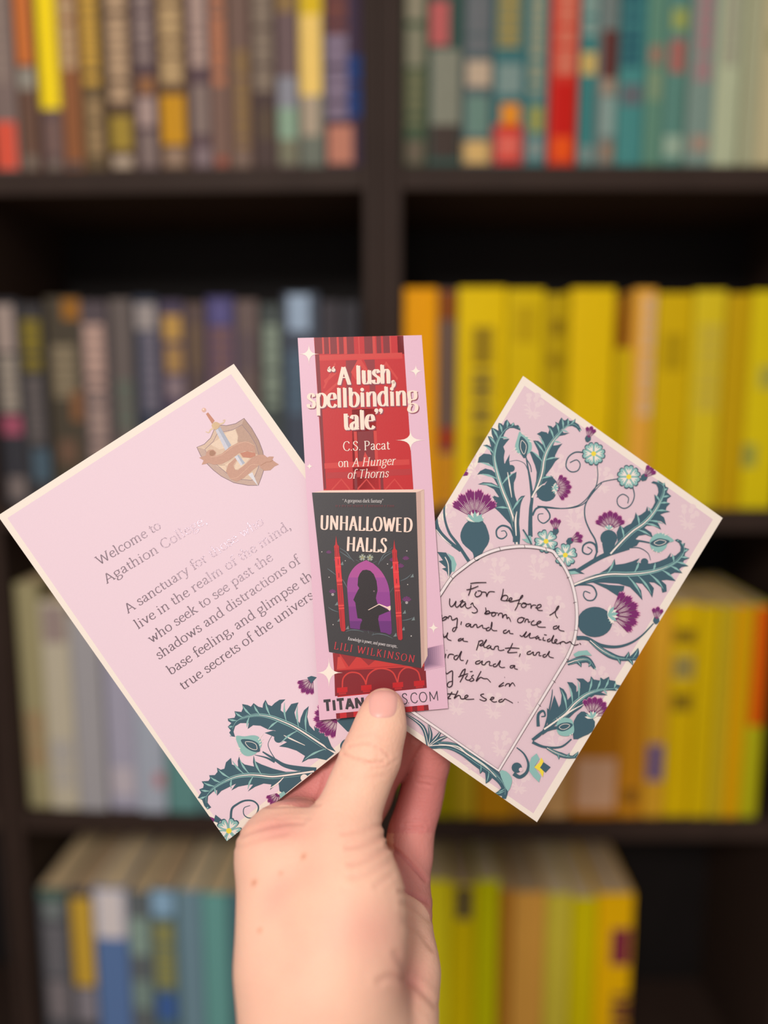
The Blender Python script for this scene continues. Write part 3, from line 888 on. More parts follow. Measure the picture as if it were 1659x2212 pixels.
A.poly(pairs('885,1290 930,1262 950,1290 900,1330'), LT)
A.poly(pairs('203,1490 280,1522 262,1560'), PU)
A.poly(pairs('285,1484 345,1532 310,1562 268,1545'), DK)
A.blossom((412, 1636), 118, LT, DK, WH, YE, rot=-62)
A.stroke(pairs('1480,880 1470,830 1500,785 1550,780 1600,810'), DK, 18, 14)
A.build(leftmat)

# ---- right postcard
QR = [(730, 1476), (1130, 812), (1561, 1119), (1160, 1776)]
right = card_object('postcard', QR, -0.0016, 0.0004, paper(CREAM),
    'pink postcard printed with teal thistles around a handwritten verse, right of the bookmark', 'postcard')
A = Art(right, QR, -0.0016, paper)
A.begin('printed_ground')
PINK2 = (232, 202, 210)
PALE = (238, 212, 214)
A.poly([(748, 1474), (1133, 833), (1540, 1122), (1152, 1757)], PINK2)
def motif(cx, cy, s):
    """pale tone-on-tone thistle sprig"""
    A.zoom(0, 0, 1)
    f = lambda x, y: (cx + x * s, cy + y * s)
    for (x, y, r) in ((-9, -26, 0), (12, -27, 25), (20, -10, 60)):
        c_, s_ = math.cos(math.radians(r)), math.sin(math.radians(r))
        g = lambda u, v: f(x + u * c_ - v * s_, y + u * s_ + v * c_)
        A.poly([g(-9, -4), g(-7, -10), g(0, -12), g(7, -10), g(9, -4), g(4, 0), g(-4, 0)], PALE)
        A.poly([g(-4, 0), g(4, 0), g(7, 6), g(5, 12), g(0, 15), g(-5, 12), g(-7, 6)], PALE)
    A.stroke([f(-9, -12), f(-6, 4), f(0, 20)], PALE, 2.2 * s)
    A.stroke([f(12, -12), f(8, 4), f(0, 20)], PALE, 2.2 * s)
    for t in ((-26, -6), (-24, 6), (-20, 16), (22, 14), (24, 22), (14, 28), (-12, 26)):
        A.poly([f(0, 12), f(t[0] * .6, t[1] - 3), f(*t), f(t[0] * .5, t[1] + 4), f(0, 20)], PALE)
A.begin('tone_pattern', 1)
for cx, cy in ((1150, 880), (1075, 1235), (1160, 1228), (1195, 1318), (1105, 1312), (1010, 1310), (1040, 1420), (1130, 1425), (1225, 1395), (965, 1240), (985, 1520), (1065, 1528), (1150, 1518), (1080, 1610), (1200, 1012),
               (1300, 1040), (1240, 1120), (1310, 1190), (1120, 1690), (1370, 1150), (1485, 1120), (1270, 1370), (1340, 1350), (960, 1120), (1030, 1010), (1200, 1600), (1290, 1470), (1020, 1640), (1040, 1190)):
    motif(cx, cy, 0.82)
A.begin('printed_thistle', 1)
A.zoom(920, 800, 4.366)
L1 = '858,1650 845,1500 805,1330 745,1190 695,1050 655,900 645,780 680,660 735,572 800,525 880,545'
# stems, tendrils and bulbs
A.stroke(pairs('262,1040 195,1180 172,1350 215,1520 300,1640 405,1800'), DK, 10, 34)
A.stroke(pairs('85,1300 105,1480 200,1600 330,1700'), DK, 46, 34)
A.stroke(pairs('95,1500 160,1580 240,1650'), WH, 6, 4, wm=12, dl=1)
A.stroke(pairs('830,1570 790,1490 720,1465 668,1505 672,1568 720,1588 762,1555 745,1515 708,1518'), DK, 22, 8)
A.stroke(pairs('985,1570 985,1430 990,1300 1000,1200 985,1050 968,950 945,820'), DK, 44, 12)
A.stroke(pairs('965,950 930,880 860,850 790,860'), DK, 8, 5)
A.stroke(pairs('945,830 985,900 995,960'), DK, 10, 10)
A.disc((805, 925), 34, DK)
A.poly(pairs('748,870 790,790 785,860 800,930 760,950'), DK)
A.stroke(pairs('1005,1370 1040,1305 1110,1290 1162,1345 1165,1400 1110,1442 1062,1410 1062,1360 1108,1352'), DK, 20, 8)
A.stroke(pairs('1080,1290 1250,1303 1400,1293 1500,1250 1580,1150 1659,1065'), DK, 12, 8)
A.poly(pairs('400,1420 535,1420 598,1560 585,1640 545,1700 500,1790 455,1790 440,1720 345,1630 328,1530'), DK, smooth=3)
A.disc((1135, 1158), 92, DK, ry=80)
A.poly(pairs('1040,1200 1180,990 1235,1050 1200,1200'), DK)
A.poly(pairs('640,1180 760,1230 850,1450 740,1350 650,1300'), DK)
A.poly(pairs('105,1712 190,1718 240,1790 250,1890 215,1960 195,1900 150,1870 190,1860 120,1800 160,1790'), DK)
A.poly(pairs('200,1722 262,1760 290,1830 270,1900 245,1900 240,1800'), LT, dl=1)
A.stroke(pairs('180,1760 210,1830 215,1960'), WH, 8, dl=2)
A.begin('printed_thistle', 3)
A.leaf(L1, '645,1300 490,1075 485,980 488,868 536,705 586,620 616,540 686,495 766,463 828,490 888,538 935,1180 856,955 792,650', DK, LT, WH, body=52, hl=15,
       outline='835,1640 828,1540 795,1450 740,1390 690,1335 640,1290 660,1240 625,1190 690,1195 640,1120 570,1085 490,1075 540,1055 620,1060 680,1090 640,1020 590,985 540,975 483,985 510,950 560,925 620,940 660,970 630,910 590,875 540,868 488,872 500,820 545,785 600,790 620,800 600,750 575,720 535,708 575,700 615,720 600,670 583,620 615,625 640,650 620,600 617,540 650,550 685,570 680,530 685,495 710,500 730,520 745,480 766,463 785,490 800,510 828,490 840,520 870,515 888,540 892,570 870,560 830,545 790,545 755,570 735,610 730,650 790,645 760,680 730,720 745,760 735,820 740,880 755,870 775,830 790,790 785,850 795,900 800,990 855,955 850,1010 830,1060 830,1120 840,1180 860,1240 875,1210 900,1185 937,1180 915,1210 895,1260 880,1330 880,1450 890,1560 885,1640')
A.begin('printed_thistle', 1)
A.stroke(pairs('850,1620 850,1450 870,1300 900,1220'), DK, 60, 10, wm=54)
A.stroke(pairs('852,1560 845,1420 858,1330'), WH, 8, 4, wm=18, dl=1)
A.stroke(pairs('770,960 790,1080 810,1200'), WH, 6, 4, wm=14, dl=1)
A.leaf('1000,1200 1060,1080 1098,960 1112,860 1150,740 1220,640 1290,560 1370,505 1430,530 1452,575',
       '975,750 1012,658 1045,598 1148,520 1222,484 1278,444 1340,450 1410,458 1466,562 1350,590 1285,690 1262,825 1205,1005', DK, LT, WH, body=52, hl=13,
       outline='985,1190 1020,1120 1040,1040 1045,960 1030,900 1010,850 975,760 1010,770 1050,800 1070,820 1060,760 1030,700 1010,660 1060,665 1090,690 1100,700 1095,650 1080,620 1045,600 1090,575 1140,585 1150,600 1165,560 1145,520 1180,525 1200,540 1225,510 1220,484 1250,500 1262,470 1278,444 1300,470 1318,470 1340,450 1352,475 1385,475 1412,456 1408,490 1440,510 1468,565 1455,570 1452,585 1420,545 1380,525 1330,530 1280,560 1300,590 1355,590 1310,610 1260,620 1220,660 1200,710 1240,705 1288,690 1250,740 1220,800 1215,830 1262,825 1220,860 1190,910 1160,950 1130,990 1150,1010 1205,1000 1160,1030 1100,1080 1050,1140 1005,1205')
A.stroke(pairs('1000,1200 1040,1130 1110,1070'), WH, 10, 4, wm=16)
A.begin('printed_thistle', 1)
A.eye('884,575 862,640 840,720 862,775 925,800 985,770 1000,710 972,640 910,605', '900,620 962,690 955,780 925,830 882,750 878,680', LT, DK, WH,
      ('900,590 950,605', '935,620 990,630', '960,640 1025,665', '975,665 1020,690', '850,730 805,770', '860,755 830,795', '885,780 865,805'))
A.poly(pairs('900,800 955,790 945,830'), DK)
A.calyx((1240, 1118), 180, 60, LT, WH)
A.fan((1215, 1110), -4, 165, 66, PU, PK, WH, 7)
A.calyx((1205, 1105), 0, 52, LT, WH)
A.fan((458, 1400), -90, 292, 62, PU, PK, WH, 6)
A.poly(pairs('385,1415 395,1375 525,1375 545,1415 500,1432 430,1432'), LT)
A.calyx((462, 1425), -90, 100, LT, WH)
A.bud((272, 1008), -38, 150, DK, PU, PK, WH)
A.begin('printed_thistle', 1)
A.zoom(1180, 880, 4.1475)
A.stroke(pairs('455,510 462,620 440,720 370,830 345,900 350,1000 390,1100 440,1190 455,1280 430,1360'), DK, 7, 16)
A.stroke(pairs('-80,885 0,890 150,905 280,880 360,820 420,740 500,670 640,640'), DK, 8, 8)
A.stroke(pairs('340,405 260,402 195,450 178,530 222,576 282,565 304,510 272,470 212,495'), DK, 12, 8)
A.stroke(pairs('770,700 790,790 760,870 700,905 645,875 638,815 685,778 735,808 730,860'), DK, 10, 8)
A.stroke(pairs('455,1300 440,1235 390,1208 335,1235 328,1295 378,1316 410,1280 368,1250'), DK, 20, 8)
A.stroke(pairs('250,1590 400,1595 450,1665 425,1722 370,1728 335,1690 345,1648 395,1665'), DK, 16, 8)
A.stroke(pairs('270,1470 440,1368 560,1310 740,1250'), DK, 34, 50)
A.disc((560, 1170), 76, DK, ry=72)
A.poly(pairs('500,1220 620,1210 600,1310 520,1330'), DK)
A.stroke(pairs('780,1190 860,1200 935,1215'), DK, 20, 12)
A.stroke(pairs('720,1260 830,1258 910,1305 935,1370'), DK, 10, 5)
A.disc((880, 1385), 34, DK)
A.poly(pairs('400,1560 560,1590 700,1600 690,1660 640,1690 540,1625'), DK)
A.begin('printed_thistle', 2)
A.leaf('575,1312 650,1230 760,1120 860,1050 950,960 1010,860 1050,770 1050,710 1010,675 950,668',
       '1030,1090 1066,1052 1102,935 1110,860 1112,795 1090,725 1062,672 1000,650 660,1050 802,940 905,885 968,780 950,1165', DK, LT, WH, body=52, hl=13,
       outline='560,1300 600,1260 640,1200 630,1120 660,1055 690,1080 720,1060 760,1040 790,990 802,938 815,975 850,960 890,930 905,885 915,930 950,900 975,850 968,778 990,800 1005,760 1000,720 985,690 940,675 960,660 1005,672 1000,652 1030,670 1060,690 1060,668 1070,710 1095,720 1080,760 1120,795 1085,820 1080,850 1110,860 1080,890 1070,920 1110,935 1060,945 1020,960 1055,985 1075,1055 1030,1020 980,1010 1010,1050 1030,1095 960,1060 900,1060 880,1080 940,1120 955,1165 890,1140 830,1150 800,1180 840,1195 810,1240 740,1260 660,1290 590,1315')
A.begin('printed_thistle', 1)
A.leaf('240,1592 400,1530 560,1495 720,1495 900,1480 1050,1440 1170,1375 1232,1290 1215,1220 1155,1188',
       '610,1355 832,1352 975,1378 1118,1300 860,1722 950,1702 1062,1655 1155,1555 1212,1485 1272,1422 1282,1352 1278,1272 1232,1218 1180,1186', DK, LT, WH, body=58, hl=14,
       outline='240,1580 330,1540 400,1515 470,1490 540,1450 585,1410 612,1355 622,1410 700,1400 770,1380 838,1350 810,1390 850,1395 930,1400 1010,1380 1080,1350 1118,1300 1110,1340 1160,1325 1200,1290 1205,1250 1190,1215 1150,1190 1175,1178 1215,1195 1212,1222 1245,1215 1235,1255 1282,1270 1245,1305 1240,1330 1285,1350 1235,1370 1225,1390 1275,1422 1215,1430 1190,1450 1220,1485 1150,1480 1110,1500 1160,1555 1080,1545 1030,1550 1075,1590 1080,1650 1040,1660 1030,1610 970,1570 920,1565 965,1620 950,1705 920,1650 860,1580 800,1570 850,1640 862,1728 820,1680 750,1610 650,1580 520,1570 400,1570 300,1590 250,1610')
A.begin('printed_thistle', 1)
A.eye('930,1190 970,1140 1030,1125 1090,1150 1145,1195 1090,1215 1070,1260 1010,1300 950,1275 930,1230', '930,1218 1000,1175 1060,1180 1105,1200 1060,1235 990,1250', LT, DK, WH,
      ('1010,1130 985,1100', '1040,1135 1060,1105', '1060,1145 1100,1130', '960,1270 940,1300', '990,1290 985,1320', '1020,1295 1030,1310'))
A.fan((572, 1095), -90, 175, 68, PU, PK, WH, 7)
A.calyx((562, 1095), -90, 50, LT, WH)
A.poly(pairs('185,1455 260,1440 345,1492 250,1485'), DK)
A.poly(pairs('190,1470 255,1465 300,1488 200,1500 270,1520 210,1505'), LT)
A.bud((372, 285), -72, 125, DK, PU, PK, WH)
A.bud((872, 632), -48, 140, DK, PU, PK, WH)
A.begin('printed_blossom', 1)
A.blossom((425, 415), 100, LT, DK, WH, YE, rot=-120, n=6)
A.blossom((740, 622), 102, LT, DK, WH, YE, rot=-150, n=6)
A.zoom(920, 800, 4.366)
A.poly(pairs('912,1500 960,1560 990,1560 1005,1640 950,1625 905,1590 950,1590'), LT)
A.stroke(pairs('915,1500 960,1570 995,1640'), DK, 14)
A.bud((1225, 1520), -92, 135, DK, PU, PK, WH)
A.bud((1352, 1610), -22, 140, DK, PU, PK, WH)
A.blossom((1133, 1612), 106, LT, DK, WH, YE, rot=-115, n=5)
A.blossom((1315, 1742), 106, LT, DK, WH, YE, rot=-88, n=5)
A.begin('printed_thistle', 1)
A.zoom(1150, 1240, 4.74)
A.disc((640, 490), 178, DK, ry=155, n=24)
A.stroke(pairs('455,655 560,660 700,728 860,745 1000,708 1120,630 1240,505'), DK, 44, 10)
A.leaf('590,680 720,785 880,860 1090,868', '985,792 1082,755 900,928 1028,935', DK, LT, WH, body=44, hl=8)
A.leaf('360,915 470,880 570,880 640,965', '655,985 572,950 500,955', DK, LT, WH, body=50, hl=8)
A.poly(pairs('420,820 470,790 560,780 610,835 520,830 440,850'), LT)
A.begin('printed_thistle', 1)
A.calyx((850, 445), 195, 82, LT, WH)
A.fan((800, 420), -12, 312, 58, PU, PK, WH, 6)
A.calyx((775, 420), -10, 110, LT, WH)
A.bud((1268, 480), -82, 152, DK, PU, PK, WH)
A.begin('printed_thistle', 1)
A.stroke(pairs('0,1700 120,1610 250,1570'), DK, 30, 30)
A.stroke(pairs('0,1720 120,1770 290,1770 400,1690'), DK, 30, 14)
A.stroke(pairs('20,1690 120,1590 190,1300 205,1180'), DK, 26, 6)
A.stroke(pairs('60,1560 60,1440 110,1400 130,1450 90,1460'), DK, 34, 8)
A.poly(pairs('150,1500 150,1370 180,1400 225,1240 270,1360 260,1440 160,1560'), DK)
A.leaf('120,1590 330,1440 430,1330 560,1230 700,1185 830,1172 905,1150',
       '275,1155 355,1108 455,1068 606,1045 698,1058 782,1052 850,1098 905,1140 766,1238 870,1190', DK, LT, WH, body=58, hl=15,
       outline='140,1560 230,1440 290,1330 300,1240 275,1155 320,1180 350,1230 360,1290 395,1250 400,1180 355,1105 410,1110 450,1150 450,1210 490,1170 490,1110 450,1070 520,1070 570,1110 590,1095 600,1045 630,1080 690,1090 698,1058 730,1080 785,1050 790,1085 850,1095 855,1130 905,1140 900,1170 840,1175 865,1195 800,1190 740,1190 700,1210 770,1240 700,1240 640,1235 560,1290 500,1330 540,1320 500,1370 430,1420 380,1470 300,1480 200,1580 100,1650')
A.begin('printed_thistle', 1)
A.stroke(pairs('300,1470 400,1400 530,1330'), WH, 10, 4, wm=16)
A.poly(pairs('425,1505 500,1408 565,1430 640,1510 615,1610 520,1662 420,1690'), DK, smooth=2)
A.fan((608, 1455), -62, 215, 62, PU, PK, WH, 7)
A.calyx((615, 1475), -105, 80, LT, WH)
A.eye('245,1560 270,1490 330,1470 400,1490 425,1560 420,1630 350,1660 270,1640', '240,1575 290,1530 370,1520 415,1545 370,1590 300,1610', LT, DK, WH,
      ('270,1500 240,1470', '290,1490 275,1460', '390,1640 380,1680', '410,1630 410,1650'))
A.leaf('150,1780 240,1830 350,1868 450,1875', '470,1815 380,1830 270,1900', DK, LT, WH, body=34, hl=6)
A.begin('printed_tulip', 1)
A.zoom(860, 1480, 3.77)
A.poly(pairs('1128,556 1085,590 1068,640 1068,700 1100,745 1148,792 1162,740 1108,668 1152,600'), LT)
A.poly(pairs('1165,590 1150,630 1108,668 1150,700 1178,750 1186,705 1160,672 1185,620'), YE, dl=1)
A.poly(pairs('1185,628 1242,668 1200,712 1155,672'), DK, dl=2)
A.stroke(pairs('965,508 1025,560 1060,640 1045,710 990,748 940,720'), DK, 8, 34)
A.disc((966, 672), 42, DK)
A.disc((1000, 688), 17, PINK2, dl=1)
A.begin('printed_leaf_spray', 1)
A.poly(pairs('826,700 880,702 922,750 925,800 895,865 860,800'), LT, smooth=2)
for b in ('245,495 200,340 60,235', '245,495 262,400 245,320', '250,490 310,430 350,370', '255,495 340,440 405,415'):
    A.stroke(pairs(b), DK, 26, 8, wm=34)
    A.stroke(pairs(b), WH, 4, 2, wm=6, dl=1)
A.leaf('250,495 400,490 520,535 640,620 740,690 830,770 870,850 860,925', '665,722 712,802 785,882 805,870', DK, LT, WH, body=60, hl=6)
A.begin('printed_leaf_spray', 1)
A.stroke(pairs('330,480 480,500 560,560 700,650 800,750'), WH, 4, 4, wm=12)
A.begin('printed_arch', 2)
arch = [A.px((-40 - 0, 130))]
A.zoom(0, 0, 1)
pc = lambda x, y: (920 + x / 4.366, 1160 + y / 4.366)
pts = [pc(60, 640), pc(130, 548), pc(240, 385), pc(350, 292), pc(460, 212), pc(580, 150), pc(700, 112), pc(820, 93), pc(930, 88), pc(1050, 97), pc(1140, 118), pc(1200, 138), pc(1240, 190), pc(1290, 255), pc(1340, 345), pc(1378, 440), pc(1408, 560), pc(1424, 700), pc(1420, 850), pc(1390, 1000), pc(1330, 1140)]
vtx = (860 + 818 / 3.77, 1480 + 696 / 3.77)
ptsc = crom(pts, 4) + [Vector(vtx), Vector((889, 1536)), Vector((840, 1500))]
OUT = (66, 48, 56)
A.stroke(ptsc, OUT, 7.4, smooth=0)
A.stroke(ptsc, (244, 230, 230), 5.8, smooth=0, dl=1)
A.stroke([(p.x, p.y) for p in ptsc], (244, 230, 230), 1.0, smooth=0, dl=2)
for a_, b_ in (((690, 92), (705, 128)), ((928, 75), (935, 102)), ((455, 198), (470, 225)), ((235, 370), (255, 395)), ((1128, 100), (1140, 128)), ((1328, 385), (1355, 378)), ((1390, 620), (1420, 615)), ((1402, 878), (1432, 882)), ((1325, 1148), (1352, 1165)), ((1195, 1352), (1222, 1372)), ((1060, 1578), (1085, 1598)), ((1228, 205), (1250, 190))):
    A.stroke([pc(*a_), pc(*b_)], OUT, 1.1, smooth=0, dl=3)
A.layer += 3
A.begin('handwriting', 2)
A.zoom(920, 1160, 4.366)
INK = (52, 30, 40)
HW = '''425,450 418,500 400,552|418,438 480,430 570,428|382,498 430,488 495,462
478,512 462,540 475,562 505,555 525,530 515,508 485,508|525,518 560,520 570,535 572,560 585,530 605,514 650,516
730,488 722,540 706,592 728,555 760,550 772,572 750,600 708,594|755,602 800,595 812,578 796,574 782,592 795,610 835,602 880,590 908,565 914,550 900,556 880,600 862,650 838,692
862,628 900,626|915,622 898,648 918,664 944,650 940,624 912,622 960,634 988,632 990,672 1000,648 1022,640 1040,646|1030,665 1062,668 1086,652 1080,636 1055,642 1046,668 1062,690 1102,692
1165,738 1200,716 1240,680 1254,650 1236,664 1220,712 1228,745 1243,764
225,578 222,628 236,656 262,640 284,604 276,640 290,662 318,640 350,594 320,612|372,612 345,612 325,640 330,660 352,648 374,622 372,652 395,672 430,655
420,640 440,620 448,645 480,680 482,704 455,716 432,708
562,664 566,700 552,726 580,696 600,704 592,722 560,726 620,712 650,712 656,730 636,746 618,736 632,714 680,716|680,742 692,720 720,722 722,762 734,738 758,732 764,768 778,756 790,770 800,798
905,756 872,768 864,796 888,808 914,792 922,768 902,756 936,768|930,806 944,776 964,778 966,802 985,796|1022,786 998,800 994,824 1020,830 1056,818 1086,800 1066,794 1046,815 1062,846 1130,850
1240,836 1206,845 1204,866 1232,862 1256,836 1250,862 1268,880 1306,888
150,735 146,760|175,756 150,772 158,786 186,774 196,754 172,752 206,756|205,770 220,745 238,750 244,780 266,778 294,765 292,820 284,862 264,890 250,880 262,856 298,850
335,795 328,828|412,815 384,820 376,838 398,842 422,820 418,845 442,846 458,826 478,826 482,852 500,848 532,830 536,856 570,862
600,850 574,860 570,880 598,878 620,840 622,800 614,850 632,880 672,882
760,874 735,884 732,904 756,904 786,880 790,906 825,912
885,925 910,936 950,890 926,936 948,940 985,905 974,940 990,952 1030,944|1060,930 1036,944 1040,960 1066,944 1066,966 1090,966|1110,944 1104,970 1130,976|1114,920 1140,924|1172,958 1146,970 1150,986 1178,974 1206,925 1194,962 1188,992 1215,998 1236,970 1222,966 1214,992 1242,1006 1272,990|1265,1012 1278,990 1302,986 1322,1000 1360,986 1372,1002 1400,1020 1440,1010|1450,1000 1462,1014
160,914 172,946 188,930|188,944 166,940 162,912|190,940 206,900 195,942 210,966 240,976
336,954 310,964 306,980 332,972 352,954 350,978 396,986
500,980 490,1022 475,1068|495,984 530,975 536,996 505,1020 532,1022 560,990 572,966 550,1000 546,1036 572,1040|602,1018 576,1034 580,1050 606,1040 612,1024 612,1050 640,1058 652,1034 682,1030 682,1060 704,1070 740,1062
818,1000 792,1056 770,1086 802,1090 862,1086|745,1050 810,1045 882,1050|890,1098 880,1130
990,1074 960,1085 955,1104 982,1104 1012,1084 1012,1110 1034,1112 1048,1090 1072,1086 1066,1116 1090,1118|1130,1104 1105,1114 1106,1130 1132,1126 1166,1075 1156,1110 1168,1130 1206,1140
186,1100 178,1142|195,1066 197,1069|205,1142 216,1110 242,1104 264,1112|300,1114 270,1124 266,1150 292,1150 336,1075 320,1130 328,1160 356,1162|395,1158 376,1200
512,1164 476,1174 468,1194 496,1194 532,1168 526,1198 552,1204 572,1180 602,1174 598,1208 626,1212|660,1194 635,1204 640,1222 668,1214 702,1164 690,1210 712,1230 746,1228
832,1210 800,1214 796,1232 816,1232 838,1210 836,1238 866,1248
185,1270 196,1290 230,1268 250,1265 250,1320 246,1396 216,1416 200,1396 216,1368 250,1360
372,1242 356,1300 320,1370|372,1242 345,1262 318,1312|305,1320 360,1298 398,1288|392,1302 372,1334 400,1350 430,1330|415,1270 440,1266|450,1300 430,1318 452,1345 425,1360 408,1352
520,1264 490,1320 474,1360 512,1324 542,1334 560,1336 580,1338 610,1370
735,1370 700,1396 690,1412 735,1396|740,1321 743,1324|745,1406 764,1384 790,1386 786,1410 816,1374 840,1406
246,1460 225,1494 206,1522 236,1522|200,1478 250,1480 282,1486|302,1448 282,1490 266,1522 302,1494 322,1500 330,1524 362,1524 396,1500 384,1490 366,1506 378,1530 455,1528
548,1478 515,1490 542,1514 570,1530 548,1546 505,1530|600,1532 626,1530 642,1514 620,1512 612,1536 640,1556 670,1550|722,1528 690,1540 692,1556 722,1550 742,1528 762,1534 820,1566|868,1556 871,1560'''
for ln in HW.split('\n'):
    for st in ln.split('|'):
        A.stroke(pairs(st), INK, 8.5, 7.5, wm=9.5, smooth=5)
A.build(paper)

# ---- bookmark
QB = [(643, 730), (911, 724), (968, 1530), (690, 1556)]
mark = card_object('bookmark', QB, 0.0, 0.0004, sheen((232, 188, 206)),
    'red and pink cardboard bookmark with cream quotation and book cover picture, held under the thumb', 'bookmark')
A = Art(mark, QB, 0.0, sheen)
RED, DR, LR = (198, 30, 36), (134, 32, 40), (212, 62, 56)
A.begin('printed_doorway')
A.zoom(0, 0, 1)
A.poly([(678, 729), (871, 725), (893, 1060), (922, 1486), (729, 1506), (699, 1060)], RED)
A.zoom(630, 700, 4.608)
for xa, xb in ((225, 300), (318, 366), (380, 446), (468, 512), (545, 616), (720, 802), (842, 886), (908, 972), (990, 1026), (1050, 1112)):
    A.poly([(xa, 120), (xb, 118), (xb + 8, 296), (xa + 8, 300)], DR)
for xa, xb in ((300, 318), (366, 380), (446, 462), (516, 545), (660, 672), (802, 830), (972, 986)):
    A.poly([(xa, 120), (xb, 118), (xb + 8, 296), (xa + 8, 300)], LR)
A.poly(pairs('235,305 275,303 345,1640 320,1645 280,1000'), DR)
A.poly(pairs('1068,350 1125,346 1212,1640 1145,1640'), DR)
A.poly(pairs('275,310 1100,284 1104,338 278,362'), LR, dl=1)
A.poly(pairs('275,352 1104,330 1106,345 280,366'), (214, 54, 52), dl=2)
A.poly(pairs('540,362 655,358 600,470 590,600 600,700 545,720'), (146, 40, 48))
A.poly(pairs('720,354 826,350 836,700 780,720 770,480'), (146, 40, 48))
for p in ('310,640 430,380 440,400 330,640', '320,560 440,470 450,490 330,590', '840,560 940,370 950,390 860,600', '940,370 1060,540 1050,560 935,400', '310,700 470,560 480,580 330,720'):
    A.poly(pairs(p), LR)
A.poly(pairs('655,358 690,352 770,480 760,560 700,430 640,560 590,480'), (214, 62, 56), dl=1)
A.poly(pairs('600,850 835,840 870,1640 610,1645'), (172, 42, 48))
A.poly(pairs('655,1070 810,1062 830,1370 668,1372'), DR, dl=1)
for p in ('618,1070 648,1070 662,1370 632,1372', '815,1062 845,1062 862,1366 832,1370', '730,1270 780,1366 705,1370'):
    A.poly(pairs(p), LR, dl=2)
A.poly(pairs('325,1385 1170,1345 1172,1400 328,1440'), (212, 60, 56), dl=3)
A.poly(pairs('345,1480 1182,1440 1190,1500 348,1540'), (186, 44, 48), dl=3)
for x in (400, 650, 930):
    A.stroke([(x, 1650), (x + 95, 1545), (x + 180, 1650)], LR, 16, smooth=0, dl=4)
for x in (620, 880):
    A.poly([(x, 1490), (x + 28, 1490), (x + 36, 1650), (x + 8, 1650)], DR, dl=5)
A.layer += 5
A.zoom(660, 1280, 5.027)
A.poly(pairs('295,655 560,690 1300,760 1303,805 312,850'), (206, 58, 54))
A.poly(pairs('295,655 370,665 380,830 310,850'), (158, 40, 46), dl=1)
for p in ('375,668 560,690 470,806', '590,700 760,730 685,792', '380,700 440,820 340,835 350,700'):
    A.poly(pairs(p), (158, 44, 48) if p[0] != '3' or p[2] != '0' else (214, 74, 66), dl=2)
A.stroke(pairs('312,852 600,826 1000,797 1303,780'), (182, 40, 44), 8, dl=3)
A.poly(pairs('312,850 1303,802 1316,1036 320,1126'), DR, dl=4)
for p in ('400,1035 410,930 480,870 580,880 640,950 655,1000', '655,1000 680,900 760,835 860,828 950,870 1000,980', '1000,980 1020,880 1080,820 1150,820 1220,860 1248,955'):
    A.stroke(pairs(p), LR, 15, smooth=6, dl=5)
for x, y in ((340, 1030), (602, 1005), (945, 975), (1176, 958)):
    A.poly([(x, y + 5), (x + 114, y - 5), (x + 116, y + 50), (x + 2, y + 60)], RED, dl=6)
    A.poly([(x + 20, y + 60), (x + 100, y + 54), (x + 102, y + 74), (x + 22, y + 82)], (186, 40, 44), dl=6)
A.poly(pairs('330,1312 1333,1218 1340,1290 336,1380'), DR, dl=4)
for x in (372, 520, 1086, 1212):
    yy = 1312 - (x - 330) * .0937
    A.poly([(x, yy), (x + 72, yy - 7), (x + 76, yy + 70), (x + 4, yy + 78)], (200, 40, 48), dl=5)
A.layer += 7
A.layer += 2
SP = (250, 236, 222)
A.zoom(630, 700, 4.608)
A.begin('printed_sparkle', 0)
A.spark((172, 298), 100, 110, SP)
A.begin('printed_sparkle', 0)
A.spark((1236, 468), 75, 72, SP)
A.begin('printed_sparkle', 0)
A.spark((1183, 1156), 150, 108, SP)
A.begin('printed_sparkle', 0)
A.spark((178, 1416), 42, 44, SP)
A.zoom(660, 1280, 5.027)
A.begin('printed_sparkle', 0)
A.spark((255, 870), 150, 170, SP)
A.begin('printed_sparkle', 0)
A.spark((1390, 382), 70, 72, SP)
A.begin('printed_quotation', 2)
A.zoom(630, 700, 4.608)
SHD = (150, 74, 92)
for dx, col, dl in ((9, SHD, 0), (0, (250, 226, 208), 1)):
    write(A, '<A lush,', (355 + dx, 608 + dx), (1030 + dx, 588 + dx), 172, col, a=.112, b=.03, dl=dl, tallx=True)
    write(A, 'spellbinding', (155 + dx, 838 + dx), (1258 + dx, 806 + dx), 178, col, a=.100, b=.03, dl=dl, tallx=True)
    write(A, 'tale>', (512 + dx, 1056 + dx), (935 + dx, 1040 + dx), 178, col, a=.112, b=.03, dl=dl, tallx=True)
A.layer += 2
write(A, 'C.S. Pacat', (508, 1262), (978, 1248), 90, SP, a=.055, b=.026)
write(A, 'on', (464, 1424), (572, 1420), 84, SP, a=.052, b=.026)
write(A, 'A Hunger', (600, 1420), (1030, 1400), 84, SP, a=.048, b=.026, italic=0.22)
write(A, 'of Thorns', (552, 1540), (962, 1524), 84, SP, a=.048, b=.026, italic=0.22)
A.begin('printed_web_address', 2)
A.zoom(660, 1280, 5.027)
write(A, 'TITAN', (196, 1292), (650, 1250), 115, (66, 62, 66), a=.13, b=.13, serif=False)
write(A, 'BOOKS', (655, 1248), (1118, 1207), 112, (74, 66, 74), a=.045, b=.045, serif=False)
write(A, '.COM', (1108, 1205), (1456, 1172), 106, (74, 66, 74), a=.045, b=.045, serif=False, track=3)
A.begin('printed_drop_shadow', 2)
for k in range(9):
    t = k / 8
    c_ = (int(226 - 96 * t), int(178 - 80 * t), int(200 - 74 * t))
    A.poly([(1290, 600 + 0 + 40 * t), (1520 - 190 * t, 560 + 40 * t), (1520 - 170 * t, 800 - 30 * t), (1290, 850 - 46 * t)], c_, dl=k)
A.layer += 10
A.begin('printed_book_cover', 1)
A.zoom(0, 0, 1)
